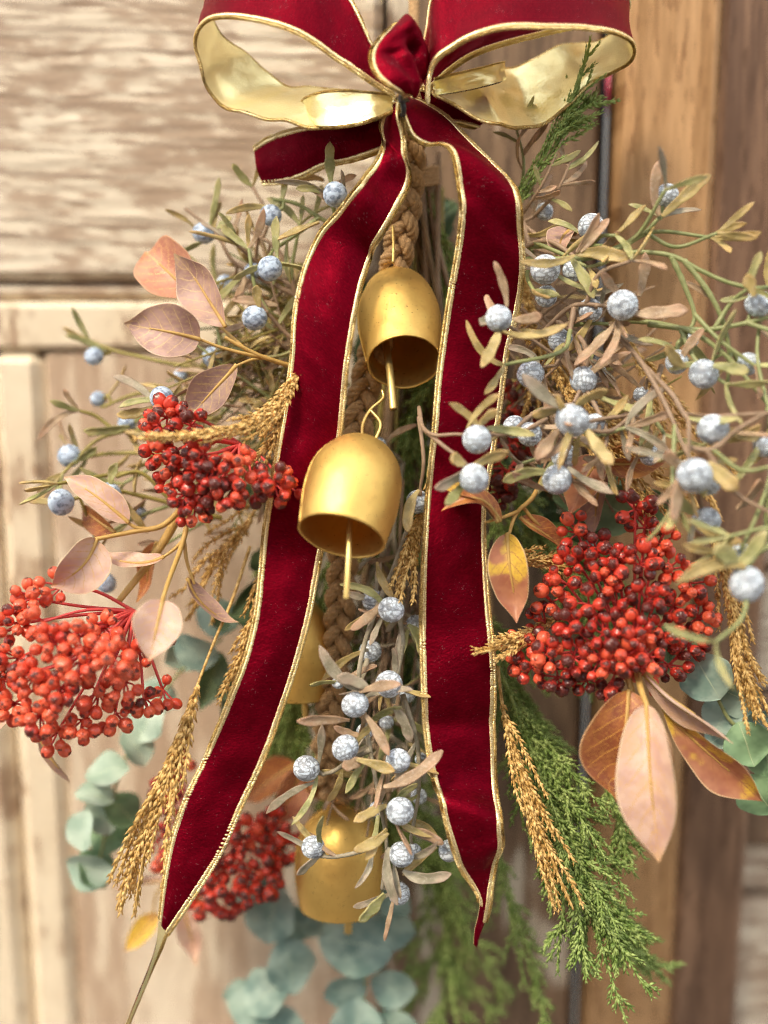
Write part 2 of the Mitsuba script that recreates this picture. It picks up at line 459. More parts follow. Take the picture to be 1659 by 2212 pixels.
zt = wz(130, 757)
add(door, 'panel_frame', box((xg, 0.001, zt), (X_STILE - 0.004, 0.035, Z_LOW), 0.004), 'm_cream', False)
add(door, 'panel_frame', box((xg, 0.001, ZB), (xs, 0.034, zt - 0.0012), 0.0075), 'm_cream', False)
add(door, 'panel', box((xs + 0.001, 0.0055, ZB), (X_STILE - 0.004, 0.036, zt - 0.001), 0.003), 'm_panel', False)
add(door, 'black_strip', box((X_EDGE - 0.004, 0.046, ZB), (X_EDGE + 0.0125, 0.056, ZT), 0.001), 'm_black', False, label='black strip set behind the door edge')  # plain black strip behind the door edge, a dark line in the slit
post = thing('timber_post', 'smooth honey coloured timber post beside the dark brown board', 'post')
add(post, 'board', box((X_POST, -0.022, ZB), (X_MID - 0.0006, 0.04, ZT), 0.005), 'm_post', False)
board = thing('dark_timber_board', 'dark brown timber board on the outer side of the honey coloured post', 'board')
add(board, 'plank', box((X_MID, -0.020, ZB), (X_PEND, 0.04, ZT), 0.004), 'm_dark', False)
leafd = thing('neighbouring_door', 'second door of pale flaking boards beyond the dark board', 'door')
zj = [ZT, wz(1640, 1000), wz(1610, 1235), wz(1600, 1500), wz(1600, 1838), wz(1600, 1952), ZB]
for i in range(6):
    dark = i in (3,)
    add(leafd, 'plank', box((X_PEND + 0.004, 0.004 + (0.012 if i == 4 else 0), zj[i + 1] + 0.002), (X_PEND + 0.30, 0.036, zj[i] - 0.002), 0.003), 'm_stile' if i == 3 else 'm_rail', False)
add(leafd, 'backing_board', box((X_PEND + 0.001, 0.0375, ZB), (X_PEND + 0.31, 0.045, ZT), 0.001), 'm_dark', False)
fw = thing('grey_wall', 'blurred grey wall seen far off through the slit beside the door', 'wall')
add(fw, 'render', box((-1.6, 2.4, -2.0), (2.6, 2.5, 1.6), 0.01), 'm_far', False)
added_house = thing('added_house', 'unseen brick building added behind the viewer to darken reflections and deepen contrast', 'added_house')  # invented building opposite, added to dim reflections and give directional contrast
add(added_house, 'wall', box((-9, -13.0, -2.2), (8, -8.0, 3.4), 0.02), 'm_brick', False)
for k in range(4):
    wv = add(added_house, 'window', box((-7.6 + 4 * k, -8.0005, -0.6), (-6.2 + 4 * k, -7.93, 1.2), 0.01), 'm_cream', False)
    add(wv, 'pane', box((-7.5 + 4 * k, -7.95, -0.5), (-6.3 + 4 * k, -7.92, 1.1), 0.004), 'm_black', False)
rv = np.array([[-9.4, -7.5, 3.3], [8.4, -7.5, 3.3], [8.4, -13.5, 3.3], [-9.4, -13.5, 3.3], [-9.4, -10.5, 5.4], [8.4, -10.5, 5.4]])
add(added_house, 'roof', (rv, np.array([[0, 1, 5], [0, 5, 4], [2, 3, 4], [2, 4, 5], [1, 2, 5], [3, 0, 4], [0, 2, 1], [0, 3, 2]])), 'm_slate', False)
bx = EYE + ray(1316, 192) * 1.25
bv, bf = lathe(np.array([[max(1e-5, math.sin(t)), math.cos(t)] for t in np.linspace(0, np.pi, 20)]), 28)
bau = thing('bauble', 'shiny red bauble glimpsed through the slit between door and post', 'bauble')
add(bau, 'ball', (bv * 0.022 + bx, bf), 'm_bauble')
add(bau, 'hanging_cord', tube(spline([bx + [0, 0, 0.021], bx + [0.003, 0, 0.16], bx + [0, 0, 0.5]], 12), 0.0016), 'm_cedar_green')


# ------------------------------------------------------------------ velvet ribbon bow
import trimesh
BEAD = trimesh.creation.icosphere(subdivisions=1)
BEAD = (np.array(BEAD.vertices), np.array(BEAD.faces))


def ribbon(parent, name, stations, flip=False, bulge=0.0, rough=0.0015, wave=0.0, cut=0.0, creases=(), seed=0, per=9, lining=True, braid=(True, True), lining_name='lining'):
    """stations: (xa, ya, da, xb, yb, db): the two edges of the ribbon. One velvet face, one gold face, a braided wire edge on both sides."""
    S = np.array(stations, float)
    A, B = pts(S[:, :3]), pts(S[:, 3:])
    n = per * (len(S) - 1) + 1
    AB = spline(np.hstack([A, B]), n)
    a, b = AB[:, :3], AB[:, 3:]
    c = 15
    s = np.linspace(0, 1, c)
    if wave:
        ln = np.concatenate([[0], np.cumsum(np.linalg.norm(np.diff(a, axis=0), axis=1))])[:, None]
        wid = np.minimum(1, np.linalg.norm(b - a, axis=1) / 0.02)[:, None]
        for E_, o in ((a, 0.0), (b, 9.0)):
            E_ -= FWD * (meshkit.noise(np.hstack([ln * 26 + o, ln * 0 + seed, ln * 0]), seed) - 0.5)[:, None] * 2 * wave * wid
    G = a[:, None] * (1 - s)[None, :, None] + b[:, None] * s[None, :, None]
    du = np.gradient(G, axis=0)
    N = unit(np.cross(du, (b - a)[:, None]))
    if not flip:
        N = -N
    L = np.concatenate([[0], np.cumsum(np.linalg.norm(np.diff((a + b) / 2, axis=0), axis=1))])
    w = np.linalg.norm(b - a, axis=1)
    ww = np.minimum(1, w / 0.02)[:, None]
    env = (4 * s * (1 - s))[None]
    h = bulge * env * ww + rough * 2 * (meshkit.fbm(np.stack(np.broadcast_arrays(L[:, None] * 38, s[None] * 1.6, seed), -1), 3, seed) - 0.5) * (0.3 + env) * ww
    for l0, s0, l1, s1, deep, wid in creases:      # folds: lines from (l0, s0) to (l1, s1) in fractions of length and width
        wm = np.median(w)
        X = np.stack(np.broadcast_arrays(L[:, None], s[None] * wm), -1)
        p0, p1 = np.array([l0 * L[-1], s0 * wm]), np.array([l1 * L[-1], s1 * wm])
        tt = np.clip(((X - p0) @ (p1 - p0)) / max((p1 - p0) @ (p1 - p0), 1e-12), 0, 1)
        h = h - deep * np.exp(-(np.linalg.norm(X - p0 - tt[..., None] * (p1 - p0), axis=-1) / wid) ** 2)
    G = G + h[..., None] * N
    uv = np.stack([np.broadcast_to(L[:, None], (n, c)), s[None] * np.maximum(w, 0.002)[:, None]], -1).reshape(-1, 2)
    f = grid_faces(n, c, False)
    k = add(parent, name, ((G + 0.0005 * N).reshape(-1, 3), tri(f)), 'm_velvet', True, uv)
    if lining:
        add(k, lining_name, ((G - 0.0003 * N).reshape(-1, 3), tri(f)), 'm_lining', True, uv, label='shiny gold underside')
    rng = np.random.default_rng(seed + 77)
    for on, E, col in ((braid[0], a, 0), (braid[1], b, c - 1)):
        if not on:
            continue
        En = np.hstack([G[:, col], N[:, col], (b - a) * (1 if col else -1)])
        q, u = resample(En, step=0.0004)
        P, Nn, side = q[:, :3], unit(q[:, 3:6]), unit(q[:, 6:9])
        if cut:
            keep = np.interp(u, np.linspace(0, u[-1], len(w)), w) > cut
            P, Nn, side, u = P[keep], Nn[keep], side[keep], u[keep]
        ph = u / 0.0026 * np.pi
        jag = meshkit.noise(np.stack([u * 900, u * 0 + seed, u * 0], 1), seed)
        ring = np.arange(8) / 8 * 2 * np.pi
        wide, high = (0.00085 + 0.0003 * np.cos(ph) ** 2)[:, None] * (0.8 + 0.4 * jag)[:, None], (0.0006 + 0.00035 * np.abs(np.sin(ph + 0.7)))[:, None] * (0.7 + 0.6 * jag)[:, None]
        bv = P[:, None] + side[:, None] * (0.0010 + wide * np.cos(ring)[None])[..., None] + Nn[:, None] * (0.0003 + high * np.sin(ring)[None])[..., None]
        cord = (bv.reshape(-1, 3), tri(grid_faces(len(P), 8, True)))
        pk = np.unique(np.clip(np.round(np.arange(0.0012, u[-1] - u[0], 0.0029) / max(u[1] - u[0], 1e-9)).astype(int), 1, len(u) - 2))
        along = unit(P[pk + 1] - P[pk - 1])       # gold stitches that bind the braid into the pile
        jit = rng.uniform(0.75, 1.2, (len(pk), 1))
        c0 = P[pk] - side[pk] * 0.00085 * jit + Nn[pk] * 0.0007
        sv = np.concatenate([(c0[:, None] + BEAD[0][None, :, :1] * (along * 0.00085 * jit)[:, None] + BEAD[0][None, :, 1:2] * (side[pk] * 0.0012)[:, None] + BEAD[0][None, :, 2:] * (Nn[pk] * 0.00085)[:, None])])
        sf = (BEAD[1][None] + np.arange(len(pk))[:, None, None] * len(BEAD[0])).reshape(-1, 3)
        sv = sv.reshape(-1, 3)
        add(k, 'braided_edge', join([cord, (sv, sf)]), 'm_braid', True)
    return k


bow = thing('ribbon_bow', 'crimson velvet bow with gold lining and braided gold edges hanging in front of the swag', 'bow')
# left loop: over the top, round the bend, back along the bottom to the knot
ribbon(bow, 'loop', [
    (852, 207, .020, 812, 108, .018), (800, 176, .022, 797, 88, .018), (745, 135, .026, 775, 35, .018), (700, 104, .028, 745, -20, .016), (640, 70, .028, 690, -75, .012),
    (560, 44, .026, 600, -105, .006), (490, 36, .022, 520, -100, -.004), (447, 46, .016, 462, -50, -.014), (425, 74, .010, 447, -5, -.022), (423, 118, .006, 462, 48, -.028),
    (435, 172, .005, 490, 92, -.031), (475, 213, .006, 545, 137, -.031), (540, 243, .008, 610, 172, -.028), (610, 266, .010, 680, 190, -.022),
    (690, 274, .012, 750, 200, -.014), (775, 258, .014, 805, 206, -.004), (850, 230, .014, 852, 210, .008)], flip=False, seed=1, creases=[(.56, .0, .62, 1.0, .0030, .010), (.66, .1, .73, 1.0, -.0035, .009), (.80, .0, .84, .8, .0030, .008), (.12, .0, .17, 1.0, .0016, .010), (.24, .2, .27, 1.0, -.0014, .010)])
# right loop
ribbon(bow, 'loop', [
    (925, 218, .020, 905, 150, .014), (929, 165, .026, 925, 60, .016), (942, 128, .032, 935, -5, .016), (985, 92, .036, 975, -50, .016), (1055, 68, .038, 1055, -85, .016),
    (1130, 61, .038, 1140, -95, .012), (1205, 59, .036, 1215, -95, .008), (1275, 62, .032, 1285, -85, .000), (1332, 72, .026, 1335, -40, -.010), (1362, 94, .016, 1358, 10, -.020),
    (1352, 125, .006, 1330, 50, -.030), (1318, 158, .000, 1290, 82, -.034), (1265, 196, -.002, 1232, 102, -.035), (1200, 243, -.002, 1165, 126, -.034), (1135, 268, .000, 1110, 143, -.032),
    (1085, 274, .004, 1060, 152, -.026), (1030, 254, .010, 1015, 160, -.016), (980, 222, .014, 970, 168, -.004), (935, 200, .014, 935, 176, .006)], flip=True, seed=2, creases=[(.57, .0, .60, 1.0, -.0030, .009), (.66, .1, .70, 1.0, .0032, .010), (.77, .0, .80, .9, -.0030, .008), (.86, .0, .90, .7, .0025, .007), (.14, .0, .18, 1.0, .0016, .010), (.27, .1, .30, 1.0, -.0014, .012)])
# back strand inside the right loop, and the short tails behind
ribbon(bow, 'loop', [(930, 190, .006, 935, 110, .004), (968, 156, .008, 958, 90, .004), (1014, 124, .008, 1005, 55, .000), (1080, 97, .004, 1075, 20, -.006), (1168, 75, -.004, 1165, -10, -.014), (1235, 60, -.012, 1230, -30, -.022)],
       flip=True, seed=3)
ribbon(bow, 'short_tail', [(850, 232, .000, 850, 312, -.002), (790, 262, -.004, 805, 330, -.004), (720, 272, -.010, 755, 346, -.010), (660, 277, -.018, 700, 358, -.016), (610, 290, -.026, 650, 382, -.022),
                           (575, 304, -.032, 608, 393, -.028), (549, 322, -.036, 566, 396, -.034)], flip=True, bulge=.0015, seed=4)
ribbon(bow, 'short_tail', [(905, 190, -.002, 915, 232, -.004), (960, 205, -.010, 955, 262, -.010), (1000, 226, -.016, 990, 266, -.016), (1050, 262, -.022, 1030, 275, -.022)], flip=False, seed=5)
# long tails
TL = [(846, 222, .014, 862, 226, .014), (835, 245, .012, 862, 252, .018), (826, 268, .010, 873, 290, .016), (831, 302, .008, 883, 340, .014), (820, 340, .014, 880, 392, .016), (794, 376, .020, 852, 450, .018), (768, 412, .021, 824, 500, .016),
      (735, 460, .012, 798, 550, .006), (695, 506, .006, 780, 606, .010), (663, 572, .004, 766, 680, .012), (646, 640, .003, 757, 735, .012), (637, 700, .003, 749, 790, .010), (632, 770, .004, 743, 850, .008),
      (620, 850, .005, 735, 930, .006), (603, 950, .006, 722, 1020, .004), (586, 1060, .006, 706, 1110, .003), (571, 1150, .007, 692, 1190, .002), (563, 1240, .008, 680, 1255, .002), (555, 1320, .008, 666, 1330, .002),
      (532, 1420, .009, 642, 1420, .003), (500, 1505, .009, 610, 1520, .004), (447, 1630, .009, 573, 1625, .006), (398, 1735, .008, 520, 1740, .008), (371, 1820, .008, 470, 1850, .010), (357, 1895, .010, 410, 1945, .012),
      (345, 1990, .012, 360, 2018, .013)]
ribbon(bow, 'tail', TL, flip=True, bulge=.002, wave=.0045, seed=6, per=14, creases=[(.05, 1.0, .075, .1, -.0030, .007), (.085, .9, .115, .1, .0026, .007), (.125, .0, .15, .9, -.0025, .010), (.22, .9, .30, .2, -.0015, .016), (.50, .1, .56, .9, .0014, .012), (.80, .1, .83, .9, .0014, .010)])
ribbon(bow, 'folded_end', [(343, 1990, .012, 358, 2014, .0125), (336, 2045, .012, 344, 2050, .011), (320, 2095, .011, 325, 2099, .009), (298, 2150, .010, 302, 2155, .008), (274, 2212, .008, 277, 2215, .006), (251, 2268, .006, 254, 2272, .004)],
       flip=False, rough=.0003, seed=8, braid=(False, True))
TR = [(866, 226, .014, 886, 214, .006), (873, 262, .016, 918, 224, .006), (890, 296, .016, 962, 252, .004), (920, 314, .018, 1002, 295, .004), (950, 326, .022, 1040, 332, .008), (975, 348, .025, 1078, 370, .014), (992, 384, .028, 1104, 412, .020),
      (1000, 432, .029, 1121, 470, .022), (995, 505, .022, 1129, 540, .016), (983, 580, .013, 1126, 612, .008), (969, 660, .008, 1114, 682, .003), (957, 745, .007, 1096, 752, .000), (946, 830, .007, 1085, 830, .000),
      (938, 920, .007, 1074, 912, .000), (929, 1020, .008, 1061, 990, .001), (921, 1120, .008, 1047, 1070, .001), (915, 1220, .008, 1044, 1150, .002), (913, 1320, .008, 1052, 1300, .002), (914, 1420, .008, 1061, 1400, .003),
      (917, 1520, .006, 1065, 1500, .002), (926, 1620, .006, 1066, 1600, .002), (940, 1690, .008, 1068, 1690, .004), (958, 1755, .016, 1075, 1770, .011), (980, 1830, .020, 1081, 1820, .013), (1002, 1885, .013, 1068, 1865, .008),
      (1022, 1915, .010, 1060, 1915, .008), (1036, 1945, .009, 1056, 1955, .008), (1032, 1982, .009, 1047, 1990, .006), (1025, 2010, .009, 1036, 2020, .008), (1023, 2040, .009, 1030, 2046, .008)]
ribbon(bow, 'inner_fold', [(846, 208, .017, 848, 236, .017), (800, 203, .018, 812, 252, .020), (745, 199, .016, 760, 266, .018), (695, 203, .010, 712, 272, .016), (662, 214, .000, 690, 272, .013), (650, 226, -.010, 676, 268, .008)], flip=False, seed=21)
ribbon(bow, 'inner_fold', [(938, 176, .014, 940, 206, .014), (980, 164, .012, 984, 200, .016), (1030, 152, .006, 1034, 190, .012), (1072, 140, -.004, 1078, 178, .008), (1090, 136, -.014, 1092, 172, -.004)], flip=True, seed=22, braid=(True, False))
ribbon(bow, 'tail', TR, flip=True, bulge=.0025, wave=.004, cut=.010, seed=7, per=14, creases=[(.095, -.1, .150, 1.0, -.0045, .010), (.150, .0, .185, .9, .0020, .008), (.735, .0, .745, 1.0, .0022, .007), (.70, .1, .66, .9, -.0012, .012), (.835, .1, .845, .95, -.0040, .009), (.875, .2, .865, .8, .0020, .006), (.40, .3, .47, .7, -.0012, .018)])

# the knot: a gathered wrap of ribbon with a swirled fold
ribbon(bow, 'knot', [(876, 50, .020, 884, 50, .018), (846, 60, .032, 898, 58, .022), (822, 82, .036, 914, 84, .022), (806, 108, .037, 923, 112, .022), (804, 134, .038, 925, 138, .022), (814, 160, .040, 921, 162, .022),
                     (836, 182, .042, 911, 184, .024), (860, 198, .040, 898, 200, .028), (878, 208, .034, 888, 210, .028)], flip=True, bulge=.0085, rough=.0016, seed=31, per=12, braid=(True, False),
       creases=[(.46, .66, .78, .80, .0070, .0032), (.36, .52, .46, .66, .0035, .0035), (.55, .30, .92, .52, .0030, .0030), (.20, .30, .50, .22, .0016, .004), (.12, .62, .34, .84, .0020, .0035), (.60, .52, .86, .64, -.0022, .0035), (.30, .86, .70, .92, -.0015, .003)])
add(bow, 'binding_wire', join([tube(spline(pts([(868, 200, .026), (866, 215, .030), (872, 232, .030), (870, 250, .026)]), 14), 0.0016), tube(spline(pts([(860, 214, .024), (868, 220, .032), (880, 216, .026)]), 12), 0.0014)]), 'm_black')


# ------------------------------------------------------------------ gold bells on a jute rope
def bell(mouth, r_mouth, tilt, down, length, d, fat, label, hang, clap, rod=0.0016):
    """mouth: (x, y) of the mouth's centre; tilt: degrees between the mouth's normal and the way to the viewer; down: the axis in the picture."""
    rm = r_mouth * PX * (DIST - d) / DIST
    L = length
    c = at(mouth[0], mouth[1], d)
    dv = np.array(down, float) / np.hypot(*down)
    way = unit(EYE - c)
    inpl = unit(RGT * dv[0] - UPV * dv[1])
    ax = unit(way * math.cos(math.radians(tilt)) + inpl * math.sin(math.radians(tilt)))
    z = -ax
    x = unit(np.cross(z, way))
    y = np.cross(z, x)
    M = np.stack([x, y, z], 1)
    prof = spline(np.array([[0.02, 1.0], [0.28, .985], [.55, .925], [.80, .80], [.96, .62], [1.0, .45], [.985, .28], [.93, .12], [.885, 0.0]]) * [fat, 1], 34)
    out = prof * [rm / .885 / fat * 1.0 * fat, L]
    inn = out[::-1] * [1, 1] - np.array([[0.0011, 0]])
    inn[:, 0] = np.maximum(inn[:, 0], 0.0002)
    inn[:, 1] = np.minimum(inn[:, 1], L - 0.0012)
    inn[0, 1] = 0.0
    lip = np.array([[out[-1, 0] + 0.0002, -0.0006], [out[-1, 0] - 0.0006, -0.0009]])
    v, f = lathe(np.vstack([out, lip, inn]), 64)
    nrm = unit(v * [1, 1, 0.25] - [0, 0, L * 0.1])
    v = v + nrm * ((meshkit.fbm(v * 55 + mouth[0], 3, 2) - 0.5) * 0.0018)[:, None]
    t = thing('hanging_bell', label, 'bell', 'gold bells hanging on the swag')
    add(t, 'shell', (v @ M.T + c, f), 'm_brass')
    rng = np.random.default_rng(int(mouth[0]))
    sm = []
    for sgn in (0.35, math.pi + 0.2):
        a = np.array([math.cos(sgn), math.sin(sgn), 0])
        q = out[3:].copy()
        q = np.stack([q[:, 0], q[:, 1]], 1)
        q, _ = resample(q, n=70)
        P = a[None] * (q[:, :1] + 0.0001) + np.array([0, 0, 1])[None] * q[:, 1:]
        n0 = np.array([-a[1], a[0], 0])
        P = P + n0 * (np.cumsum(rng.normal(0, 1, 70))[:, None] * 0.00009)
        sm.append(tube(P, 0.0005 + 0.0003 * rng.random(70), 5))
    v, f = join(sm)
    add(t, 'seam', (v @ M.T + c, f), 'm_brass')
    cl = pts(clap)
    add(t, 'clapper', tube(cl if len(cl) > 2 else spline(cl, 8), rod, 12), 'm_wire')
    if hang:
        add(t, 'hanger', join([tube(spline(pts(h), 24), 0.0009, 7) for h in hang]), 'm_wire')
    return t


bell((873, 781), 81, 50, (25, 215), .070, .000, 1.0, 'top gold bell between the ribbon tails, its dark mouth tipped outward', [[(848, 488, -.02), (850, 530, -.014), (849, 568, -.010)]],
     [(833, 738, -.015), (842, 800, .006), (850, 884, .014)], .0022)
bell((738, 1156), 95, 61, (-52, 205), .060, .040, 1.0, 'second gold bell, in front of the long ribbon tail, with a wavy seam',
     [[(825, 842, .004), (828, 858, .006), (800, 885, .010), (784, 915, .016), (782, 940, .022)], [(800, 885, .010), (822, 915, .016), (812, 948, .020)]],
     [(757, 1110, .034), (753, 1200, .046), (748, 1293, .050)], .0015)
bell((634, 1503), 72, 92, (-6, 200), .060, -.055, 1.0, 'gold bell half hidden behind the long ribbon tail', [[(650, 1240, -.06), (645, 1290, -.056)]],
     [(656, 1480, -.055), (662, 1562, -.055)], .0021)
bell((735, 1955), 85, 96, (4, 240), .0625, -.075, 1.0, 'lowest gold bell, blurred, behind blue berry twigs and above the eucalyptus', [[(742, 1560, -.075), (738, 1640, -.075), (738, 1712, -.070)]],
     [(754, 1930, -.075), (752, 2016, -.075)], .0025)

rope = thing('jute_rope', 'plaited tan jute rope running down behind the gold bells', 'rope')
add(rope, 'hanging_loop', tube(spline(pts([(897, -80, -.06), (894, 20, -.045), (892, 120, -.03), (889, 205, -.025)]), 30), .0032, 10), 'm_jute')
rp, ru = resample(spline(pts([(889, 190, -.025), (886, 300, -.024), (880, 420, -.025), (840, 640, -.03), (790, 830, -.03), (768, 960, -.03), (748, 1100, -.035), (738, 1250, -.04), (728, 1400, -.045),
                              (715, 1520, -.05), (705, 1640, -.06), (735, 1760, -.09), (740, 1850, -.11)]), 200), step=0.0011)
_, rn, rb = frames(rp, -FWD)
for k in range(3):
    a = ru / 0.040 * 2 * np.pi + k * 2 * np.pi / 3
    c0 = rp + rb * (np.sin(a) * 0.0062)[:, None] + rn * (np.sin(2 * a) * 0.0034)[:, None]
    _, sn, sb = frames(c0)
    yarn = []
    for j in range(4):
        w = ru / 0.011 * 2 * np.pi + j * np.pi / 2
        yarn.append(tube(c0 + (sn * np.cos(w)[:, None] + sb * np.sin(w)[:, None]) * 0.0019, 0.0020, 6))
    add(rope, 'strand', join(yarn), 'm_jute')


# ------------------------------------------------------------------ leaves with blades
def ovate(u, peak=0.45, tip=1.0):
    a = np.clip(u, 0, 1)
    return np.clip(np.sin(np.pi * a ** (math.log(0.5) / math.log(peak))), 0, 1) ** (0.70 + 0.45 * tip * np.clip((a - peak) / (1 - peak), 0, 1) ** 2)


def broad_leaf(parent, base, tip, w, mat, bend=0.0, roll=0.0, cup=0.25, fold=0.15, peak=0.42, curl=0.0, stalk=None, ripple=0.035, seed=0, name='leaf', thick=0.0006, tip_=1.0):
    """base, tip: (x, y, d); w: width in photo units; roll: degrees about the spine; bend: bow of the spine towards the viewer."""
    a, b = at(*base), at(*tip)
    L = np.linalg.norm(b - a)
    t = unit(b - a)
    view = unit(EYE - (a + b) / 2)
    n0 = unit(view - t * (view @ t))
    s0 = np.cross(t, n0)
    n0 = n0 * math.cos(math.radians(roll)) + s0 * math.sin(math.radians(roll))
    u = np.linspace(0, 1, 22)
    rg = np.random.default_rng(int(abs(base[0] * 7 + tip[1] * 3)) + seed)
    P = a + (b - a) * u[:, None] + n0 * ((4 * bend * L * u * (1 - u)) + rg.uniform(.02, .10) * L * np.sin(u * rg.uniform(4, 7)) * u)[:, None] + s0 * (curl * L * 4 * u * (1 - u))[:, None]
    W = w * PX * (ovate(u, peak, tip_) * (1 + 0.035 * np.sin(u * rg.uniform(9, 15) + rg.uniform(0, 6)))) + 0.0004
    cup, fold = cup + rg.uniform(0, .22), fold + rg.uniform(0, .15)
    v, f, uv = blade(P, W, thick, n0, cup, fold, ripple, 13, seed)
    add(parent, name, (v, f), mat, True, uv)
    return P, n0


def copper_sprig(label, stems, leaves, stem_mat='m_stem_gold'):
    t = thing('copper_leaf_sprig', label, 'leaf sprig')
    for st in stems:
        r = st[0]
        p = spline(pts(st[1:]), 26)
        add(t, 'stem', tube(p, np.linspace(r, r * 0.6, 26), 8), stem_mat)
    for i, lf in enumerate(leaves):
        kw = lf[4] if len(lf) > 4 else {}
        P, n0 = broad_leaf(t, lf[0], lf[1], lf[2], lf[3], seed=i, **kw)
        k = int(len(P) * 0.72)
        s = 1 if kw.get('vein_back', 1) else -1
        add(t + '__leaf' if False else t, 'midrib', tube(P[:k] + n0 * 0.0005, np.linspace(0.0013, 0.0004, k), 6), stem_mat)
    return t


copper_sprig('mauve and salmon round leaves on yellow stalks, highest of the leaf sprigs', [
    (.0016, (660, 800, -.025), (600, 782, -.016), (560, 768, -.010), (520, 748, -.006), (485, 728, -.004)), (.0012, (575, 772, -.012), (520, 762, -.006), (470, 748, -.002), (425, 730, .002)),
    (.0011, (570, 772, -.014), (540, 778, -.008), (510, 790, -.004)), (.0011, (525, 750, -.01), (470, 700, -.02), (425, 650, -.028))],
    [((432, 733, .002), (268, 698, .010), 112, 'm_leaf_mauve', dict(bend=.06, roll=8, peak=.42, fold=.1)), ((488, 706, -.004), (378, 548, -.010), 98, 'm_leaf_mauve', dict(bend=-.05, roll=-25, peak=.5)),
     ((420, 640, -.030), (312, 540, -.042), 128, 'm_leaf_salmon', dict(bend=.04, roll=0, peak=.5)), ((512, 788, -.004), (394, 908, .000), 84, 'm_leaf_plum', dict(bend=-.08, roll=15, peak=.5))])
copper_sprig('pale pink leaves on mustard stalks just above the front red berries', [
    (.0020, (420, 1060, -.024), (390, 1100, -.016), (350, 1136, -.010), (290, 1148, -.006), (205, 1165, .000)), (.0018, (400, 1080, -.02), (402, 1140, -.012), (392, 1180, -.006), (366, 1250, .018), (350, 1300, .038)),
    (.0013, (318, 1143, -.008), (295, 1140, -.006), (274, 1128, -.004)), (.0012, (396, 1168, -.010), (372, 1190, -.006), (350, 1205, -.004)), (.0012, (398, 1170, -.01), (404, 1215, -.008), (420, 1262, -.008)),
    (.0030, (400, 1085, -.024), (360, 1160, -.026), (315, 1225, -.022), (255, 1300, -.012))],
    [((278, 1130, -.004), (138, 1028, -.010), 66, 'm_leaf_pale', dict(bend=.06, roll=20)), ((208, 1164, .000), (112, 1268, .010), 104, 'm_leaf_pale', dict(bend=.10, roll=-20, curl=-.08, peak=.46)),
     ((354, 1204, -.004), (212, 1180, -.012), 50, 'm_leaf_pale', dict(bend=-.10, roll=45, curl=-.1)), ((352, 1296, .036), (322, 1428, .048), 96, 'm_leaf_pale', dict(bend=.04, roll=0, peak=.42, cup=.1)),
     ((404, 1250, -.008), (522, 1338, -.014), 52, 'm_leaf_mauve', dict(bend=-.1, roll=-50, curl=.12)), ((340, 1170, -.03), (300, 1300, -.04), 50, 'm_leaf_rust', dict(roll=40)), ((250, 1150, -.03), (170, 1090, -.04), 60, 'm_leaf_rust', dict(roll=-40))])
copper_sprig('rust and yellow leaf with curled neighbours, tucked beside the right ribbon tail', [
    (.0016, (1178, 1020, -.012), (1150, 1075, -.004), (1115, 1110, .004), (1098, 1160, .010)), (.0012, (1118, 1105, .004), (1085, 1118, .012), (1050, 1128, .020)), (.0012, (1130, 1095, -.002), (1150, 1120, -.002), (1170, 1140, -.004))],
    [((1096, 1152, .010), (1117, 1346, .018), 82, 'm_leaf_patchy', dict(bend=.06, roll=10, peak=.45, fold=.25)), ((1075, 1130, .020), (946, 1052, .018), 50, 'm_leaf_patchy', dict(bend=-.10, roll=55, curl=.22, peak=.5)),
     ((1080, 1128, .018), (955, 1100, .022), 40, 'm_leaf_rust', dict(bend=.05, roll=40, curl=.25)), ((1122, 1118, -.002), (1240, 1188, -.006), 56, 'm_leaf_rust', dict(bend=.04, roll=-50, curl=.08)),
     ((1300, 985, -.012), (1228, 1110, -.008), 92, 'm_leaf_patchy', dict(roll=25, bend=.05)), ((1310, 1020, -.02), (1270, 1160, -.02), 70, 'm_leaf_mauve', dict(roll=40))])
copper_sprig('rust leaves lying across the golden cedar under the blue berries', [(.0014, (1180, 1060, -.02), (1250, 1010, -.012), (1310, 1000, -.006), (1330, 1000, -.004))],
             [((1305, 1000, -.006), (1460, 985, -.002), 56, 'm_leaf_rust', dict(roll=35, bend=.05)), ((1290, 980, -.016), (1430, 930, -.02), 44, 'm_leaf_rust', dict(roll=-50)), ((1230, 500, -.01), (1205, 555, -.006), 60, 'm_leaf_mauve', dict(roll=30, bend=.2))])
copper_sprig('three long copper leaves hanging below the right red berries', [
    (.0022, (1335, 1420, .012), (1358, 1470, .018), (1366, 1500, .020), (1368, 1530, .020)), (.0022, (1375, 1440, .012), (1385, 1490, .028), (1400, 1530, .038)), (.0020, (1390, 1440, .010), (1440, 1520, .014), (1470, 1560, .014)),
    (.0018, (1385, 1440, .014), (1430, 1495, .022), (1500, 1545, .026))],
    [((1358, 1490, .022), (1332, 1728, .024), 180, 'm_leaf_rust', dict(bend=.06, roll=-8, peak=.52, cup=.2, fold=.12)), ((1396, 1520, .038), (1418, 1866, .056), 118, 'm_leaf_pale', dict(bend=.05, roll=18, peak=.48, curl=-.02)),
     ((1432, 1530, .014), (1648, 1730, .016), 88, 'm_leaf_patchy', dict(bend=.03, roll=25, peak=.58, fold=.3)), ((1392, 1455, .020), (1584, 1606, .032), 58, 'm_leaf_pale', dict(bend=.03, roll=62, peak=.45))])
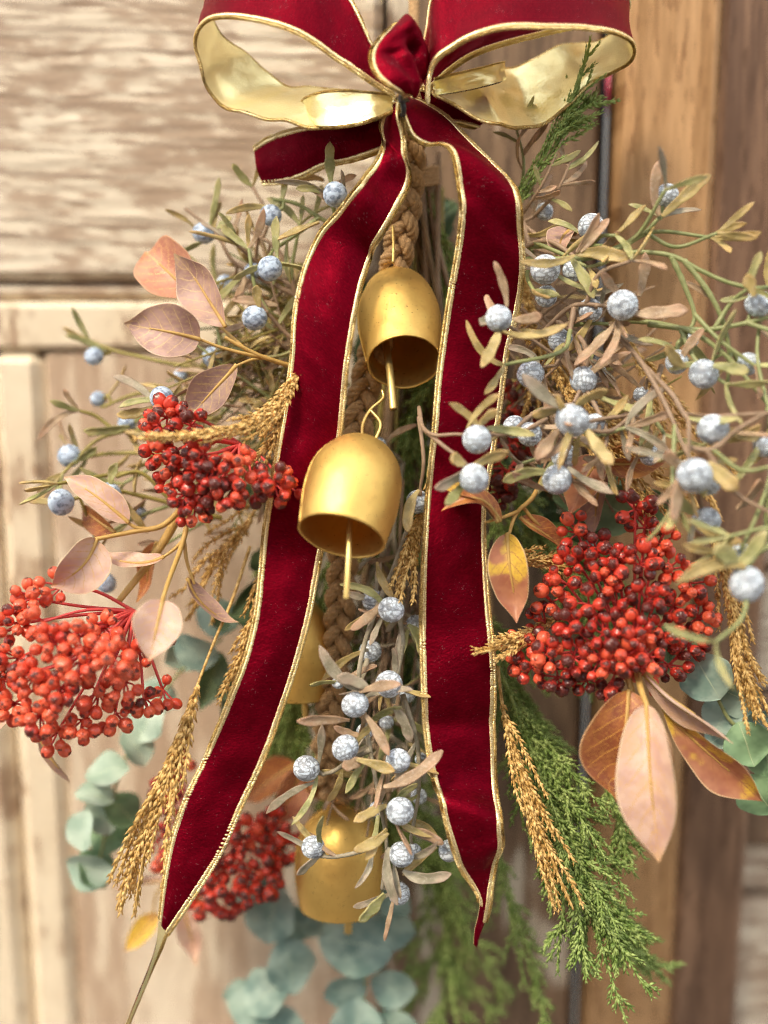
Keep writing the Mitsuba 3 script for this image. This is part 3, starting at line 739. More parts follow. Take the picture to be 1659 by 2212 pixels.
copper_sprig('reddish leaves blurred behind the lowest bell', [(.0016, (640, 1600, -.11), (640, 1660, -.11), (620, 1700, -.11))],
             [((640, 1650, -.10), (520, 1730, -.11), 90, 'm_leaf_rust', dict(roll=20)), ((660, 1650, -.10), (590, 1790, -.10), 86, 'm_leaf_salmon', dict(roll=-20)), ((650, 1660, -.10), (720, 1720, -.11), 84, 'm_leaf_rust', dict(roll=-20)),
              ((620, 1640, -.11), (540, 1660, -.12), 60, 'm_leaf_patchy', {})])
copper_sprig('orange and pink leaf tips blurred against the door below the golden cedar', [(.0014, (380, 1880, -.12), (340, 1930, -.12), (330, 1980, -.12))],
             [((345, 1975, -.12), (268, 2055, -.12), 58, 'm_leaf_patchy', dict(roll=20)), ((395, 1945, -.12), (425, 2085, -.12), 62, 'm_leaf_pale', dict(roll=10)), ((400, 1905, -.12), (238, 1915, -.125), 34, 'm_leaf_pale', dict(roll=50)),
              ((380, 1900, -.13), (450, 1985, -.13), 40, 'm_leaf_rust', {})])
copper_sprig('few plum leaves hanging below the front red berries', [(.0014, (60, 1540, -.03), (90, 1600, -.03), (110, 1640, -.03))],
             [((85, 1590, -.03), (148, 1694, -.03), 26, 'm_leaf_plum', dict(roll=50)), ((20, 1520, -.02), (-40, 1590, -.01), 60, 'm_leaf_pale', dict(roll=20))])


# ------------------------------------------------------------------ red berry heads
def berry_ball(n=20, m=11):
    a = np.arange(n) / n * 2 * np.pi
    t = np.linspace(0, np.pi, m)
    r = 1 - 0.20 * np.sin(t)[:, None] ** 0.7 * (0.5 + 0.5 * np.cos(5 * a)[None]) ** 3 * np.clip(np.cos(np.pi - t)[:, None] + 0.5, 0, 1)
    r = r - 0.12 * np.exp(-((np.pi - t) / 0.3) ** 2)[:, None] * 1
    x = np.sin(t)[:, None] * r
    v = np.stack([x * np.cos(a)[None], x * np.sin(a)[None], -np.cos(t)[:, None] * r * 1.02], -1)
    uv = np.stack(np.broadcast_arrays(a[None] / 6.3, t[:, None] / np.pi), -1)
    return v.reshape(-1, 3), tri(grid_faces(m, n, True)), uv.reshape(-1, 2)


BV, BF, BUV = berry_ball()
RED = {k: mikit.ply((BV, BF), 'm_berry_' + k, smooth=True, uv=BUV) for k in ('coral', 'red', 'dark')}


def berry_head(label, hub, heads, d, per, tones, r=14.0, depth=0.02, seed=0, spread=38, hubd=-0.03):
    """Umbels of berries: stalks run from the hub to each head and on to each berry."""
    rng = np.random.default_rng(seed)
    t = thing('red_berry_head', label, 'berry cluster', 'red berry heads')
    H = at(hub[0], hub[1], d + hubd)
    hx, hy = np.mean([h[0] for h in heads]), np.mean([h[1] for h in heads])
    ex, ey = np.ptp([h[0] for h in heads]) / 2 + 30, np.ptp([h[1] for h in heads]) / 2 + 30
    placed = []
    for h in heads:
        rr = min(1.0, math.hypot((h[0] - hx) / ex, (h[1] - hy) / ey))
        dd = d + depth * (math.sqrt(1 - 0.8 * rr * rr) - 0.5) + rng.normal(0, 0.004) + (h[2] if len(h) > 2 else 0)
        c = at(h[0], h[1], dd)
        way = unit(unit(EYE - c) * 0.9 + unit(c - H) * 0.7)
        foot = c - way * 0.010
        tubes = [tube(spline([H, H + (foot - H) * 0.55 + UPV * rng.normal(0, 0.004), foot], 9), np.linspace(0.0011, 0.0008, 9), 5)]
        tone_h = rng.random()
        n = h[3] if len(h) > 3 else per
        for q in range(n):
            for _ in range(60):
                dv = rng.normal(0, 1, 3)
                dv = unit(dv)
                if dv @ way < -0.05:
                    continue
                pos = foot + dv * (spread * PX) * rng.uniform(0.75, 1.05) + way * 0.004
                br = r * PX * rng.uniform(0.72, 1.14)
                if all(np.linalg.norm(pos - o) > (br + ro) * 0.87 for o, ro in placed):
                    break
            else:
                continue
            placed.append((pos, br))
            tubes.append(tube(spline([foot, (foot + pos) / 2 + rng.normal(0, .0006, 3), pos], 5), 0.0006, 5))
            z = unit(pos - foot + rng.normal(0, .002, 3))
            w = tone_h * 0.55 + rng.random() * 0.45
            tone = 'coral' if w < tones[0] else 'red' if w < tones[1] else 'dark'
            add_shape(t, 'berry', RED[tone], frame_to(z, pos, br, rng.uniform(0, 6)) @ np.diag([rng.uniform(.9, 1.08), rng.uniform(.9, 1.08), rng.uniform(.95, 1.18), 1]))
        add(t, 'stalk', join(tubes), 'm_stalk_red')
    return t


berry_head('red berry head with a golden cedar tip lying across it', (520, 960), [
    (345, 895), (362, 882, .004), (400, 915), (335, 925), (340, 985), (385, 990, .004), (435, 985, .006), (360, 1030), (415, 1030, .008), (470, 1020, .006), (515, 1010, .006), (395, 1075), (445, 1075, .004), (500, 1065, .006), (550, 1058, .012),
    (598, 1052, .017, 7), (412, 1108), (622, 1052, .018, 4)], .010, 9, (.36, .72), 14.6, .02, 11)
berry_head('bright coral berry head at the near edge of the swag, largest of the left side', (290, 1320), [
    (112, 1262, -.006, 5), (50, 1290, -.004, 8), (20, 1350, -.004), (75, 1345, -.004, 6), (18, 1430), (105, 1395, .006), (160, 1380, .010), (215, 1362, -.006), (165, 1440, .014), (240, 1428, .016), (60, 1465, .004),
    (118, 1500, .004), (12, 1535, 0), (72, 1560, .002), (205, 1515, 0), (268, 1490, .002, 8), (312, 1525, -.006, 7), (290, 1415, -.008, 8), (345, 1372, -.012, 6), (245, 1560, -.006, 8), (112, 1600, -.004, 7), (170, 1575, -.006, 7), (358, 1508, -.010, 5), (-15, 1480, 0)], .018, 13, (.74, .92), 15.0, .024, 12)
berry_head('dense dark red berry head on the right side, above the copper leaves', (1370, 1440), [
    (1372, 1082, 0, 6), (1240, 1135, 0, 6), (1285, 1175), (1395, 1120), (1425, 1155), (1330, 1200), (1240, 1200), (1385, 1205), (1300, 1240), (1450, 1215), (1500, 1245), (1215, 1250, 0, 5), (1180, 1290, -.006, 5), (1265, 1295), (1330, 1290, .004), (1400, 1285, .004), (1465, 1300), (1520, 1325),
    (1230, 1340), (1165, 1340, -.01, 5), (1300, 1365, .006), (1370, 1360, .01), (1440, 1360, .004), (1500, 1385), (1115, 1390), (1170, 1410), (1230, 1420, .004), (1290, 1425, .006), (1350, 1415, .012), (1405, 1415, .006), (1455, 1435), (1130, 1440, -.004), (1190, 1465), (1255, 1470), (1310, 1480, 0, 6), (1400, 1460, -.004, 5)],
    .008, 8, (.36, .70), 14.5, .030, 13)
berry_head('blurred red berry head at the bottom, between the ribbon tail and the lowest bell', (560, 1760), [
    (490, 1825), (540, 1800), (600, 1790), (450, 1880), (510, 1880), (570, 1860), (620, 1835), (470, 1930), (435, 1955), (530, 1930), (580, 1905), (485, 1960)], -.085, 8, (.25, .95), 17, .03, 14, 42)
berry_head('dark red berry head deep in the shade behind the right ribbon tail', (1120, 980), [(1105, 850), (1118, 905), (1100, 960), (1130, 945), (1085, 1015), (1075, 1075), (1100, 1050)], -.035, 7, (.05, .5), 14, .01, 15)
berry_head('few red berries peeping out behind the long golden cedar sheaf', (400, 1700), [(390, 1660), (350, 1720), (335, 1830), (365, 1870), (380, 1780)], -.085, 6, (.4, .9), 15, .02, 16)


# ------------------------------------------------------------------ frosted blue berry sprigs
SV, SF = lathe(np.array([[max(1e-6, math.sin(t)), math.cos(t)] for t in np.linspace(0, np.pi, 21)]), 30)
BLUE = {k: mikit.ply((SV, SF), k, smooth=True) for k in ('m_frosted', 'm_frosted_blue')}
STRAPS = ('m_strap_rose', 'm_strap_olive', 'm_strap_green', 'm_strap_grey')


def strap_leaf(parent, a, dirv, n0, L, W, mat, bend, rng, name='leaf'):
    """Narrow fleshy leaf: bowed, curved sideways and twisted a little; blunt or pointed."""
    u = np.linspace(0, 1, 16)
    dirv = unit(dirv)
    n0 = unit(n0 - dirv * (n0 @ dirv))
    s0 = np.cross(dirv, n0)
    side, tw, sharp, fat = rng.normal(0, .30), rng.normal(0, .5), rng.uniform(.36, .58), rng.uniform(.80, 1.25)
    P = a + dirv * (L * u)[:, None] + n0 * (bend * L * u**2)[:, None] + s0 * (side * L * (u**2 - 0.25 * u))[:, None]
    nn = n0 * math.cos(tw * .5) + s0 * math.sin(tw * .5)
    Wd = W * (0.34 + 0.66 * np.sin(np.pi * u ** fat * 0.78)) * np.clip((1.003 - u) / 0.16, 0, 1) ** sharp * (1 + 0.10 * np.sin(u * rng.uniform(8, 16) + rng.uniform(0, 6)))
    v, f, uv = blade(P, Wd, W * 0.36, nn, rng.uniform(.05, .5), rng.uniform(0, .3), 0.05, 9, rng.uniform(0, 6))
    add(parent, name, (v, f), mat, True, uv)


def berry_sprig(label, stems, berries, seed, straps=(.45, .25, .2, .1), stem='m_stem_rose', leaves=(), nleaf=(2, 4), fill=14, skin='m_frosted', lsize=1.0, r0=.00145, forks=4):
    """stems: lists of (x, y, d); berries: (x, y, radius, d); leaves: (bx, by, bd, tx, ty, td, width, bend)."""
    rng = np.random.default_rng(seed)
    t = thing('blue_berry_sprig', label, 'berry sprig', 'blue berry sprigs')
    lines = []
    for st in stems:
        p = spline(pts(st), 12 * len(st))
        lines.append(p)
        w = np.linspace(r0, r0 * 0.62, len(p)) * (1 + 0.25 * meshkit.noise(p * 350, seed))
        add(t, 'stem', tube(p, w, 7), stem)
    allp = np.vstack(lines)

    def mat():
        return STRAPS[rng.choice(4, p=straps)]
    for x, y, r, d in berries:
        c = at(x, y, d)
        R_ = r * PX * (DIST - d) / DIST
        dist = np.linalg.norm(allp - c, axis=1)
        j = int(np.argmin(np.abs(dist - 0.012) + 0.3 * dist)) if dist.min() < 0.03 else int(np.argmin(dist))
        p0 = allp[j]
        way = unit(c - p0) if np.linalg.norm(c - p0) > 1e-4 else -FWD
        joint = c - unit(way - 0.35 * FWD * 0) * R_ * 0.9 + FWD * R_ * 0.35
        if np.linalg.norm(joint - p0) > 0.002:
            add(t, 'stem', tube(spline([p0, (p0 + joint) / 2 + rng.normal(0, 0.0018, 3), joint], 10), np.linspace(r0 * .7, r0 * .75, 10), 6), stem)
        add_shape(t, 'berry', BLUE[skin], frame_to(way, c, R_, rng.uniform(0, 6)) @ np.diag([rng.uniform(.94, 1.03), rng.uniform(.94, 1.03), rng.uniform(.95, 1.06), 1]))
        base_a = math.atan2(-(way @ UPV), way @ RGT)
        n = rng.integers(nleaf[0], nleaf[1] + 1)
        offs = rng.permutation([-1.1, 1.1, -1.9, 1.9, 0.35, 2.8])[:n]
        for o in offs:
            aa = base_a + o + rng.normal(0, .25)
            dv = RGT * math.cos(aa) - UPV * math.sin(aa) - FWD * rng.uniform(-.25, .45)
            nn = unit(-FWD * rng.uniform(.5, 1) + rng.normal(0, .35, 3))
            strap_leaf(t, joint + dv * R_ * .3, dv, nn, rng.uniform(66, 116) * PX * lsize, rng.uniform(13, 18) * PX * lsize, mat(), rng.uniform(-.5, .55), rng)
    for q in range(int(fill * .40)):
        p = lines[rng.integers(len(lines))]
        i = rng.integers(int(len(p) * 0.15), len(p) - 1)
        tg = unit(p[min(i + 1, len(p) - 1)] - p[i - 1])
        dv = unit(tg * rng.uniform(.2, 1.0) + unit(np.cross(tg, FWD)) * rng.choice([-1, 1]) * rng.uniform(.5, 1) - FWD * rng.uniform(-.3, .4))
        strap_leaf(t, p[i], dv, unit(-FWD + rng.normal(0, .45, 3)), rng.uniform(60, 125) * PX * lsize, rng.uniform(13, 17) * PX * lsize, mat(), rng.uniform(-.5, .5), rng)
    for q in range(forks):       # thin curved side twigs that end in a pair of leaves
        p = lines[rng.integers(len(lines))]
        i = rng.integers(2, max(3, int(len(p) * 0.85)))
        tg = unit(p[min(i + 1, len(p) - 1)] - p[i - 1])
        dv = unit(tg * .9 + unit(np.cross(tg, FWD)) * rng.choice([-1, 1]) * rng.uniform(.3, 1) - FWD * rng.uniform(-.2, .4))
        Lq = rng.uniform(90, 190) * PX
        bow_ = unit(rng.normal(0, 1, 3)) * Lq * rng.uniform(.1, .3)
        e = p[i] + dv * Lq
        tp = spline([p[i], p[i] + dv * Lq * .5 + bow_, e], 16)
        add(t, 'stem', tube(tp, np.linspace(r0 * .95, r0 * .7, 16), 6), stem if rng.random() < .6 else 'm_stem_green')
        td = unit(tp[-1] - tp[-2])
        for sg in (-1, 1, 0)[:rng.integers(2, 4)]:
            strap_leaf(t, tp[-1], unit(td + unit(np.cross(td, FWD)) * sg * rng.uniform(.4, 1.1) - FWD * rng.uniform(-.3, .4)), unit(-FWD + rng.normal(0, .5, 3)), rng.uniform(60, 110) * PX, rng.uniform(13, 19) * PX, mat(), rng.uniform(-.4, .5), rng)
    for bx_, by_, bd_, tx_, ty_, td_, w_, bend_ in leaves:
        a, b = at(bx_, by_, bd_), at(tx_, ty_, td_)
        strap_leaf(t, a, b - a, unit(-FWD + np.cross(unit(b - a), FWD) * rng.uniform(-.5, .5)), np.linalg.norm(b - a), w_ * PX * .95, mat(), bend_, rng)
    return t


GREENISH, ROSY, OLIVE = (.12, .33, .5, .05), (.45, .28, .17, .10), (.15, .5, .3, .05)
# right-hand bush
berry_sprig('blue berry between two upright green leaves, standing alone against the honey coloured post', [[(1110, 560, -.02), (1190, 560, .0), (1270, 553, .012), (1340, 535, .020), (1395, 500, .024), (1424, 470, .026)]],
            [(1441, 422, 25, .022)], 21, GREENISH, 'm_stem_green', [(1424, 466, .028, 1386, 360, .030, 24, .1), (1430, 468, .030, 1534, 368, .034, 24, -.15), (1432, 470, .02, 1496, 444, .012, 14, .2), (1420, 466, .02, 1366, 438, .014, 12, .2)], (0, 0), 4)
berry_sprig('blue berry sprig with brown stem leaning on the ribbon edge, highest of the right bush', [[(1090, 620, -.03), (1130, 540, -.018), (1180, 520, -.006), (1250, 560, .004), (1310, 600, .010), (1345, 640, .016)], [(1130, 480, -.03), (1150, 540, -.02), (1200, 570, -.002)]],
            [(1277, 490, 28, .004), (1176, 457, 19, -.030), (1178, 582, 32, .012), (1240, 584, 25, .004), (1180, 640, 24, -.004)], 22, (.4, .35, .2, .05), 'm_stem_rose',
            [(1245, 548, .018, 1366, 540, .028, 30, .05), (1240, 552, .02, 1128, 604, .03, 20, .2), (1245, 545, .02, 1298, 462, .026, 18, .05), (1255, 545, .02, 1318, 474, .026, 20, .05), (1235, 560, .016, 1290, 640, .016, 24, .1)], (1, 2), 12)
berry_sprig('blue berry sprig with long green arching twigs running out over the dark board', [
    [(1150, 600, -.02), (1260, 560, .006), (1360, 545, .018), (1450, 552, .026), (1515, 585, .030), (1580, 612, .034), (1640, 622, .036), (1700, 610, .038)], [(1478, 562, .028), (1530, 630, .030), (1560, 690, .03), (1575, 760, .028), (1570, 850, .024)],
    [(1450, 553, .026), (1480, 620, .026), (1500, 690, .026), (1470, 735, .026)], [(1330, 690, .006), (1430, 700, .020), (1500, 720, .030), (1570, 770, .034), (1640, 850, .038), (1690, 910, .04)], [(1400, 700, .02), (1520, 712, .03), (1600, 700, .036), (1680, 680, .04)]],
    [(1638, 656, 29, .038), (1616, 786, 26, .030), (1520, 808, 33, .036), (1462, 782, 26, .026), (1492, 735, 17, .018)], 23, GREENISH, 'm_stem_green',
    [(1480, 790, .04, 1425, 765, .046, 26, .1), (1540, 790, .044, 1618, 800, .05, 26, -.1), (1470, 778, .03, 1510, 705, .034, 20, .1), (1630, 640, .05, 1618, 590, .052, 26, .0), (1620, 640, .04, 1560, 655, .03, 14, .2), (1660, 620, .03, 1650, 540, .03, 16, .3)], (1, 2), 8)
berry_sprig('blue berry sprig whose large berry hangs mid-bush over the ochre leaves', [
    [(1140, 760, -.02), (1190, 700, .000), (1240, 660, .010), (1300, 660, .018), (1345, 668, .022)], [(1200, 690, .002), (1260, 740, .010), (1265, 810, .014), (1240, 870, .022)], [(1240, 665, .01), (1225, 740, .014), (1200, 790, .014)]],
    [(1345, 659, 33, .030), (1275, 670, 26, .008), (1212, 735, 28, -.008), (1077, 688, 30, .034), (1146, 808, 29, .012), (1260, 820, 30, .016), (1288, 806, 22, .002)], 24, ROSY, 'm_stem_rose',
    [(1370, 680, .03, 1486, 680, .036, 32, .05), (1340, 640, .03, 1290, 590, .034, 20, .3), (1380, 640, .02, 1400, 550, .02, 26, .1), (1110, 690, .034, 1172, 692, .04, 24, .1), (1095, 662, .034, 1088, 565, .042, 17, -.2), (1080, 712, .034, 1045, 805, .04, 24, .2), (1058, 690, .03, 1034, 700, .034, 22, .1),
     (1085, 715, .036, 1200, 760, .03, 22, .3), (1330, 700, .02, 1250, 800, .02, 26, .1)], (1, 3), 16)
berry_sprig('blue berry sprig with the plumpest berry, its rosy leaves spread like a star', [
    [(1430, 790, .008), (1410, 840, .018), (1370, 890, .026), (1320, 930, .032), (1270, 930, .034)], [(1180, 850, -.01), (1200, 900, .010), (1230, 960, .020), (1215, 1000, .024)], [(1260, 870, .010), (1160, 890, .012), (1110, 930, .016)]],
    [(1236, 908, 37, .040), (1286, 918, 26, .022), (1111, 922, 25, .008), (1144, 938, 27, .014), (1218, 985, 28, .016), (1203, 1036, 32, .030), (1385, 852, 18, .006), (1403, 983, 23, .016)], 25, ROSY, 'm_stem_rose',
    [(1225, 885, .042, 1112, 832, .05, 30, .1), (1240, 880, .042, 1297, 828, .05, 26, .0), (1205, 930, .04, 1158, 990, .048, 28, -.1), (1268, 930, .042, 1318, 1010, .05, 28, .1), (1205, 885, .04, 1150, 900, .04, 22, .0), (1180, 1020, .03, 1092, 1010, .036, 26, -.1),
     (1225, 1010, .03, 1310, 1085, .036, 22, .2), (1230, 1030, .028, 1285, 1098, .03, 18, .1), (1190, 1060, .02, 1090, 1025, .03, 18, .2), (1300, 860, .02, 1385, 900, .02, 28, .1), (1260, 990, .02, 1320, 1010, .02, 26, .1)], (1, 2), 16)
berry_sprig('two blue berries dangling in front of the right velvet tail', [
    [(905, 880, .000), (915, 925, .020), (940, 940, .030), (985, 938, .034), (1010, 940, .036)], [(918, 930, .022), (960, 965, .034), (1000, 995, .038), (1015, 1012, .038)], [(1180, 905, .012), (1120, 935, .030), (1060, 940, .036), (1010, 938, .034)], [(905, 900, .01), (915, 1000, .014), (905, 1070, .006)]],
    [(1030, 949, 31, .040), (1024, 1034, 32, .042), (902, 1084, 26, .000)], 26, OLIVE, 'm_stem_rose',
    [(1010, 925, .04, 1060, 838, .046, 16, .1), (1035, 920, .04, 1068, 880, .046, 20, .0), (1050, 925, .036, 1150, 935, .03, 20, .2), (1000, 1005, .042, 972, 985, .046, 28, .1), (1010, 1015, .04, 938, 1060, .046, 24, .1), (1020, 1010, .04, 1098, 958, .05, 24, .3),
     (1005, 1040, .036, 955, 1100, .044, 22, .3), (905, 1060, .014, 855, 1130, .024, 26, .0)], (0, 1), 0, r0=.0012, forks=0)
berry_sprig('nearest blue berry sprig, forking in front of the golden cedar on the outer side', [
    [(1340, 730, .010), (1390, 790, .026), (1440, 880, .040), (1475, 960, .050), (1490, 990, .054)], [(1380, 780, .02), (1450, 850, .036), (1495, 910, .046), (1560, 900, .052), (1700, 890, .06)], [(1475, 965, .05), (1540, 970, .056), (1590, 930, .060), (1660, 890, .064)]],
    [(1540, 928, 34, .050), (1500, 1028, 39, .062), (1532, 1046, 23, .048), (1526, 1125, 31, .040), (1652, 962, 27, .046)], 27, (.25, .4, .3, .05), 'm_stem_rose',
    [(1470, 1030, .06, 1444, 1125, .07, 34, .1), (1530, 1000, .06, 1595, 1060, .066, 34, .1), (1470, 1005, .06, 1432, 985, .062, 26, .1), (1500, 1110, .046, 1440, 1060, .046, 26, .1), (1540, 1140, .05, 1600, 1180, .05, 22, -.2), (1560, 950, .05, 1640, 940, .05, 22, .1), (1420, 930, .02, 1380, 990, .02, 28, .2),
     (1590, 1100, .04, 1650, 1040, .045, 28, .1)], (1, 2), 9)
berry_sprig('lowest blue berry of the right bush, hanging over the red berries', [[(1720, 1120, .05), (1660, 1180, .056), (1610, 1205, .060), (1575, 1212, .062)], [(1680, 1100, .05), (1640, 1190, .058), (1620, 1220, .06)], [(1660, 880, .05), (1670, 1000, .052), (1640, 1100, .054), (1600, 1190, .056)]],
            [(1613, 1262, 39, .066), (1596, 1196, 27, .046), (1650, 640, 12, .03)], 28, GREENISH, 'm_stem_green',
            [(1610, 1225, .07, 1462, 1195, .07, 26, .2), (1590, 1215, .07, 1545, 1178, .076, 36, .0), (1560, 1190, .06, 1470, 1185, .06, 20, .1), (1590, 1230, .066, 1660, 1150, .07, 26, .1), (1500, 1130, .05, 1590, 1190, .056, 24, .1)], (0, 1), 3)
# middle sprig between the ribbon tails
berry_sprig('frosted blue berry sprig hanging between the ribbon tails below the second bell', [
    [(885, 1130, -.02), (850, 1230, -.012), (815, 1310, -.004), (785, 1400, .002), (775, 1470, .004), (790, 1560, .004), (805, 1650, .006), (822, 1740, .008), (835, 1830, .008), (825, 1920, .006)],
    [(850, 1290, -.01), (870, 1380, -.002), (860, 1450, .002), (850, 1520, .004)], [(800, 1620, .006), (760, 1640, .004), (715, 1668, .000), (680, 1672, -.004)], [(835, 1800, .008), (800, 1830, .010), (730, 1850, .006), (690, 1850, .000)], [(870, 1500, .0), (900, 1600, .0), (905, 1700, .0), (890, 1800, .0)]],
    [(845, 1317, 29, .014), (806, 1296, 24, -.018), (898, 1352, 24, -.016), (800, 1407, 24, -.024), (840, 1478, 29, .014), (767, 1522, 29, .020), (746, 1616, 29, .016), (860, 1643, 28, .016), (662, 1660, 28, .002), (864, 1752, 30, .018), (867, 1846, 27, .014), (676, 1830, 25, .000),
     (862, 1930, 24, -.014), (970, 1838, 24, .002), (788, 1580, 18, -.006), (815, 1748, 18, -.004), (893, 1840, 18, -.004), (730, 1475, 14, -.006), (910, 1640, 15, -.01)], 31, (.30, .26, .10, .34), 'm_strap_grey',
    [(780, 1490, .02, 668, 1440, .026, 26, .1), (800, 1490, .022, 735, 1445, .026, 26, .2), (778, 1494, .022, 860, 1470, .034, 24, -.1), (755, 1555, .02, 640, 1545, .024, 24, .25), (790, 1545, .02, 850, 1625, .024, 22, .1), (850, 1525, .012, 905, 1590, .014, 26, -.1), (770, 1640, .02, 855, 1660, .022, 24, .1), (785, 1640, .018, 740, 1660, .02, 26, .0),
     (830, 1700, .02, 960, 1668, .030, 28, -.15), (835, 1740, .014, 760, 1770, .02, 22, .1), (835, 1790, .016, 782, 1850, .02, 22, .1), (838, 1800, .016, 770, 1850, .024, 26, .1), (840, 1830, .014, 820, 1950, .02, 22, .0), (870, 1790, .012, 960, 1800, .014, 24, .1), (870, 1880, .01, 950, 1930, .012, 26, .0), (830, 1930, .01, 775, 1990, .014, 28, .1),
     (830, 1300, .008, 760, 1370, .016, 22, .2), (815, 1215, .0, 830, 1290, .01, 20, -.2), (880, 1350, .0, 930, 1400, .0, 28, .0), (700, 1840, .0, 635, 1880, .004, 22, .1), (680, 1690, .0, 565, 1735, .004, 18, -.15)], (1, 3), 26, forks=0)
berry_sprig('blue berry twigs half buried behind the middle sprig', [[(870, 1000, -.06), (850, 1150, -.05), (870, 1300, -.045), (860, 1450, -.04), (880, 1600, -.04), (860, 1760, -.04)], [(850, 1150, -.05), (800, 1250, -.05), (760, 1350, -.05)]],
            [(818, 960, 16, -.03), (880, 1500, 18, -.035), (835, 1560, 16, -.03), (905, 1720, 18, -.03)], 32, (.3, .2, .2, .3), 'm_strap_grey', (), (2, 3), 26, forks=0)
# left-hand bush
LB = (.2, .42, .33, .05)
berry_sprig('pale blue berries with olive leaves beside the upper edge of the left ribbon tail', [[(800, 560, -.05), (740, 500, -.035), (690, 470, -.03), (640, 440, -.03), (590, 430, -.03)], [(740, 500, -.035), (720, 450, -.02), (712, 400, -.02)], [(690, 470, -.03), (620, 520, -.028), (590, 540, -.028)]],
            [(724, 420, 27, -.008), (585, 465, 24, -.028), (583, 580, 27, -.014)], 41, LB, 'm_stem_green', [(715, 395, -.01, 705, 308, -.006, 24, .1), (600, 560, -.02, 594, 470, -.02, 22, .1), (700, 390, -.03, 640, 372, -.03, 20, .1), (690, 480, -.02, 600, 520, -.02, 20, .1)], (1, 2), 20, 'm_frosted_blue', forks=0)
berry_sprig('blue berries on brown twigs reaching toward the door above the mauve leaves', [[(720, 700, -.05), (640, 640, -.045), (560, 600, -.045), (500, 560, -.045), (470, 510, -.045), (400, 450, -.05)], [(700, 760, -.04), (630, 730, -.03), (590, 690, -.026), (555, 640, -.022)], [(640, 640, -.045), (600, 540, -.04), (540, 500, -.045)]],
            [(440, 504, 24, -.046), (550, 687, 27, -.016), (545, 586, 19, -.04), (486, 612, 19, -.055), (570, 600, 18, -.06)], 42, LB, 'm_stem_rose', [(560, 665, -.014, 546, 618, -.012, 22, .1), (470, 495, -.045, 500, 470, -.045, 20, .1), (420, 490, -.05, 372, 440, -.05, 14, .2), (600, 660, -.03, 500, 640, -.028, 20, -.1)], (1, 2), 16, 'm_frosted_blue')
berry_sprig('blue berry sprig blurred against the pale door panel on the outer left', [[(620, 800, -.05), (500, 790, -.055), (400, 790, -.06), (300, 770, -.065), (240, 755, -.07), (150, 715, -.075)], [(500, 830, -.05), (400, 850, -.055), (300, 850, -.065), (220, 880, -.07)], [(480, 900, -.05), (380, 920, -.055), (280, 930, -.06), (190, 940, -.06)]],
            [(203, 770, 20, -.070), (350, 860, 27, -.010), (212, 862, 17, -.075), (275, 914, 20, -.06), (460, 772, 22, -.05), (390, 812, 16, -.06)], 43, LB, 'm_stem_olive', [(330, 870, -.02, 280, 800, -.03, 22, .1), (330, 880, -.02, 260, 910, -.02, 24, .1), (230, 760, -.07, 150, 712, -.07, 16, .1), (280, 920, -.05, 185, 940, -.05, 24, .1)], (1, 2), 14, 'm_frosted_blue')
berry_sprig('blue berries low on the left, between the pale pink leaves and the door', [[(480, 1120, -.05), (380, 1090, -.045), (300, 1070, -.04), (240, 1060, -.036), (130, 1085, -.03)], [(420, 1000, -.05), (320, 980, -.055), (230, 980, -.06), (170, 985, -.065), (130, 940, -.07)], [(380, 1090, -.045), (300, 1020, -.04), (250, 1030, -.035)]],
            [(132, 1085, 29, -.026), (236, 1066, 25, -.028), (150, 985, 25, -.055), (230, 1260, 22, -.06), (300, 1110, 18, -.05)], 44, LB, 'm_stem_olive', [(240, 1050, -.026, 240, 1000, -.026, 22, .1), (120, 1085, -.03, 60, 1080, -.03, 18, .1), (170, 980, -.06, 120, 930, -.07, 14, .1), (160, 1000, -.05, 210, 965, -.05, 20, .1)], (0, 1), 14, 'm_frosted_blue')


# ------------------------------------------------------------------ cedar
def scales(P, length, width, step, lean, ranks=4, seed=0, taper=0.4):
    """A twig clothed in small pointed scales, one mesh."""
    rng = np.random.default_rng(seed)
    q, u = resample(P, step=step)
    Tn, N, B = frames(q)
    n = len(q)
    out = [tube(q, width * 0.34, 5)]
    idx = np.repeat(np.arange(n), 2)
    a = (np.arange(len(idx)) % 2) * np.pi + (idx % 2) * (np.pi / 2 if ranks == 4 else 0) + rng.normal(0, .35, len(idx)) + 0.6
    rad = N[idx] * np.cos(a)[:, None] + B[idx] * np.sin(a)[:, None]
    le = lean * (0.75 + 0.5 * rng.random(len(idx)))
    dv = unit(Tn[idx] * np.cos(le)[:, None] + rad * np.sin(le)[:, None])
    sz = (1 - taper * (u[idx] / max(u[-1], 1e-9)) ** 2) * (0.75 + 0.5 * rng.random(len(idx)))
    base = q[idx] + rad * width * 0.15
    sd = unit(np.cross(dv, rad + 1e-6))
    up = np.cross(sd, dv)
    L, W = length * sz, width * sz
    mid = base + dv * (L * 0.42)[:, None]
    V = np.stack([base, mid + sd * (W / 2)[:, None], mid + up * (W * 0.42)[:, None], mid - sd * (W / 2)[:, None], mid - up * (W * 0.3)[:, None], base + dv * L[:, None] + up * (L * 0.04)[:, None]], 1)
    F = np.array([[0, 2, 1], [0, 3, 2], [0, 4, 3], [0, 1, 4], [5, 1, 2], [5, 2, 3], [5, 3, 4], [5, 4, 1]])
    out.append((V.reshape(-1, 3), (F[None] + np.arange(len(V))[:, None, None] * 6).reshape(-1, 3)))
    return join(out)


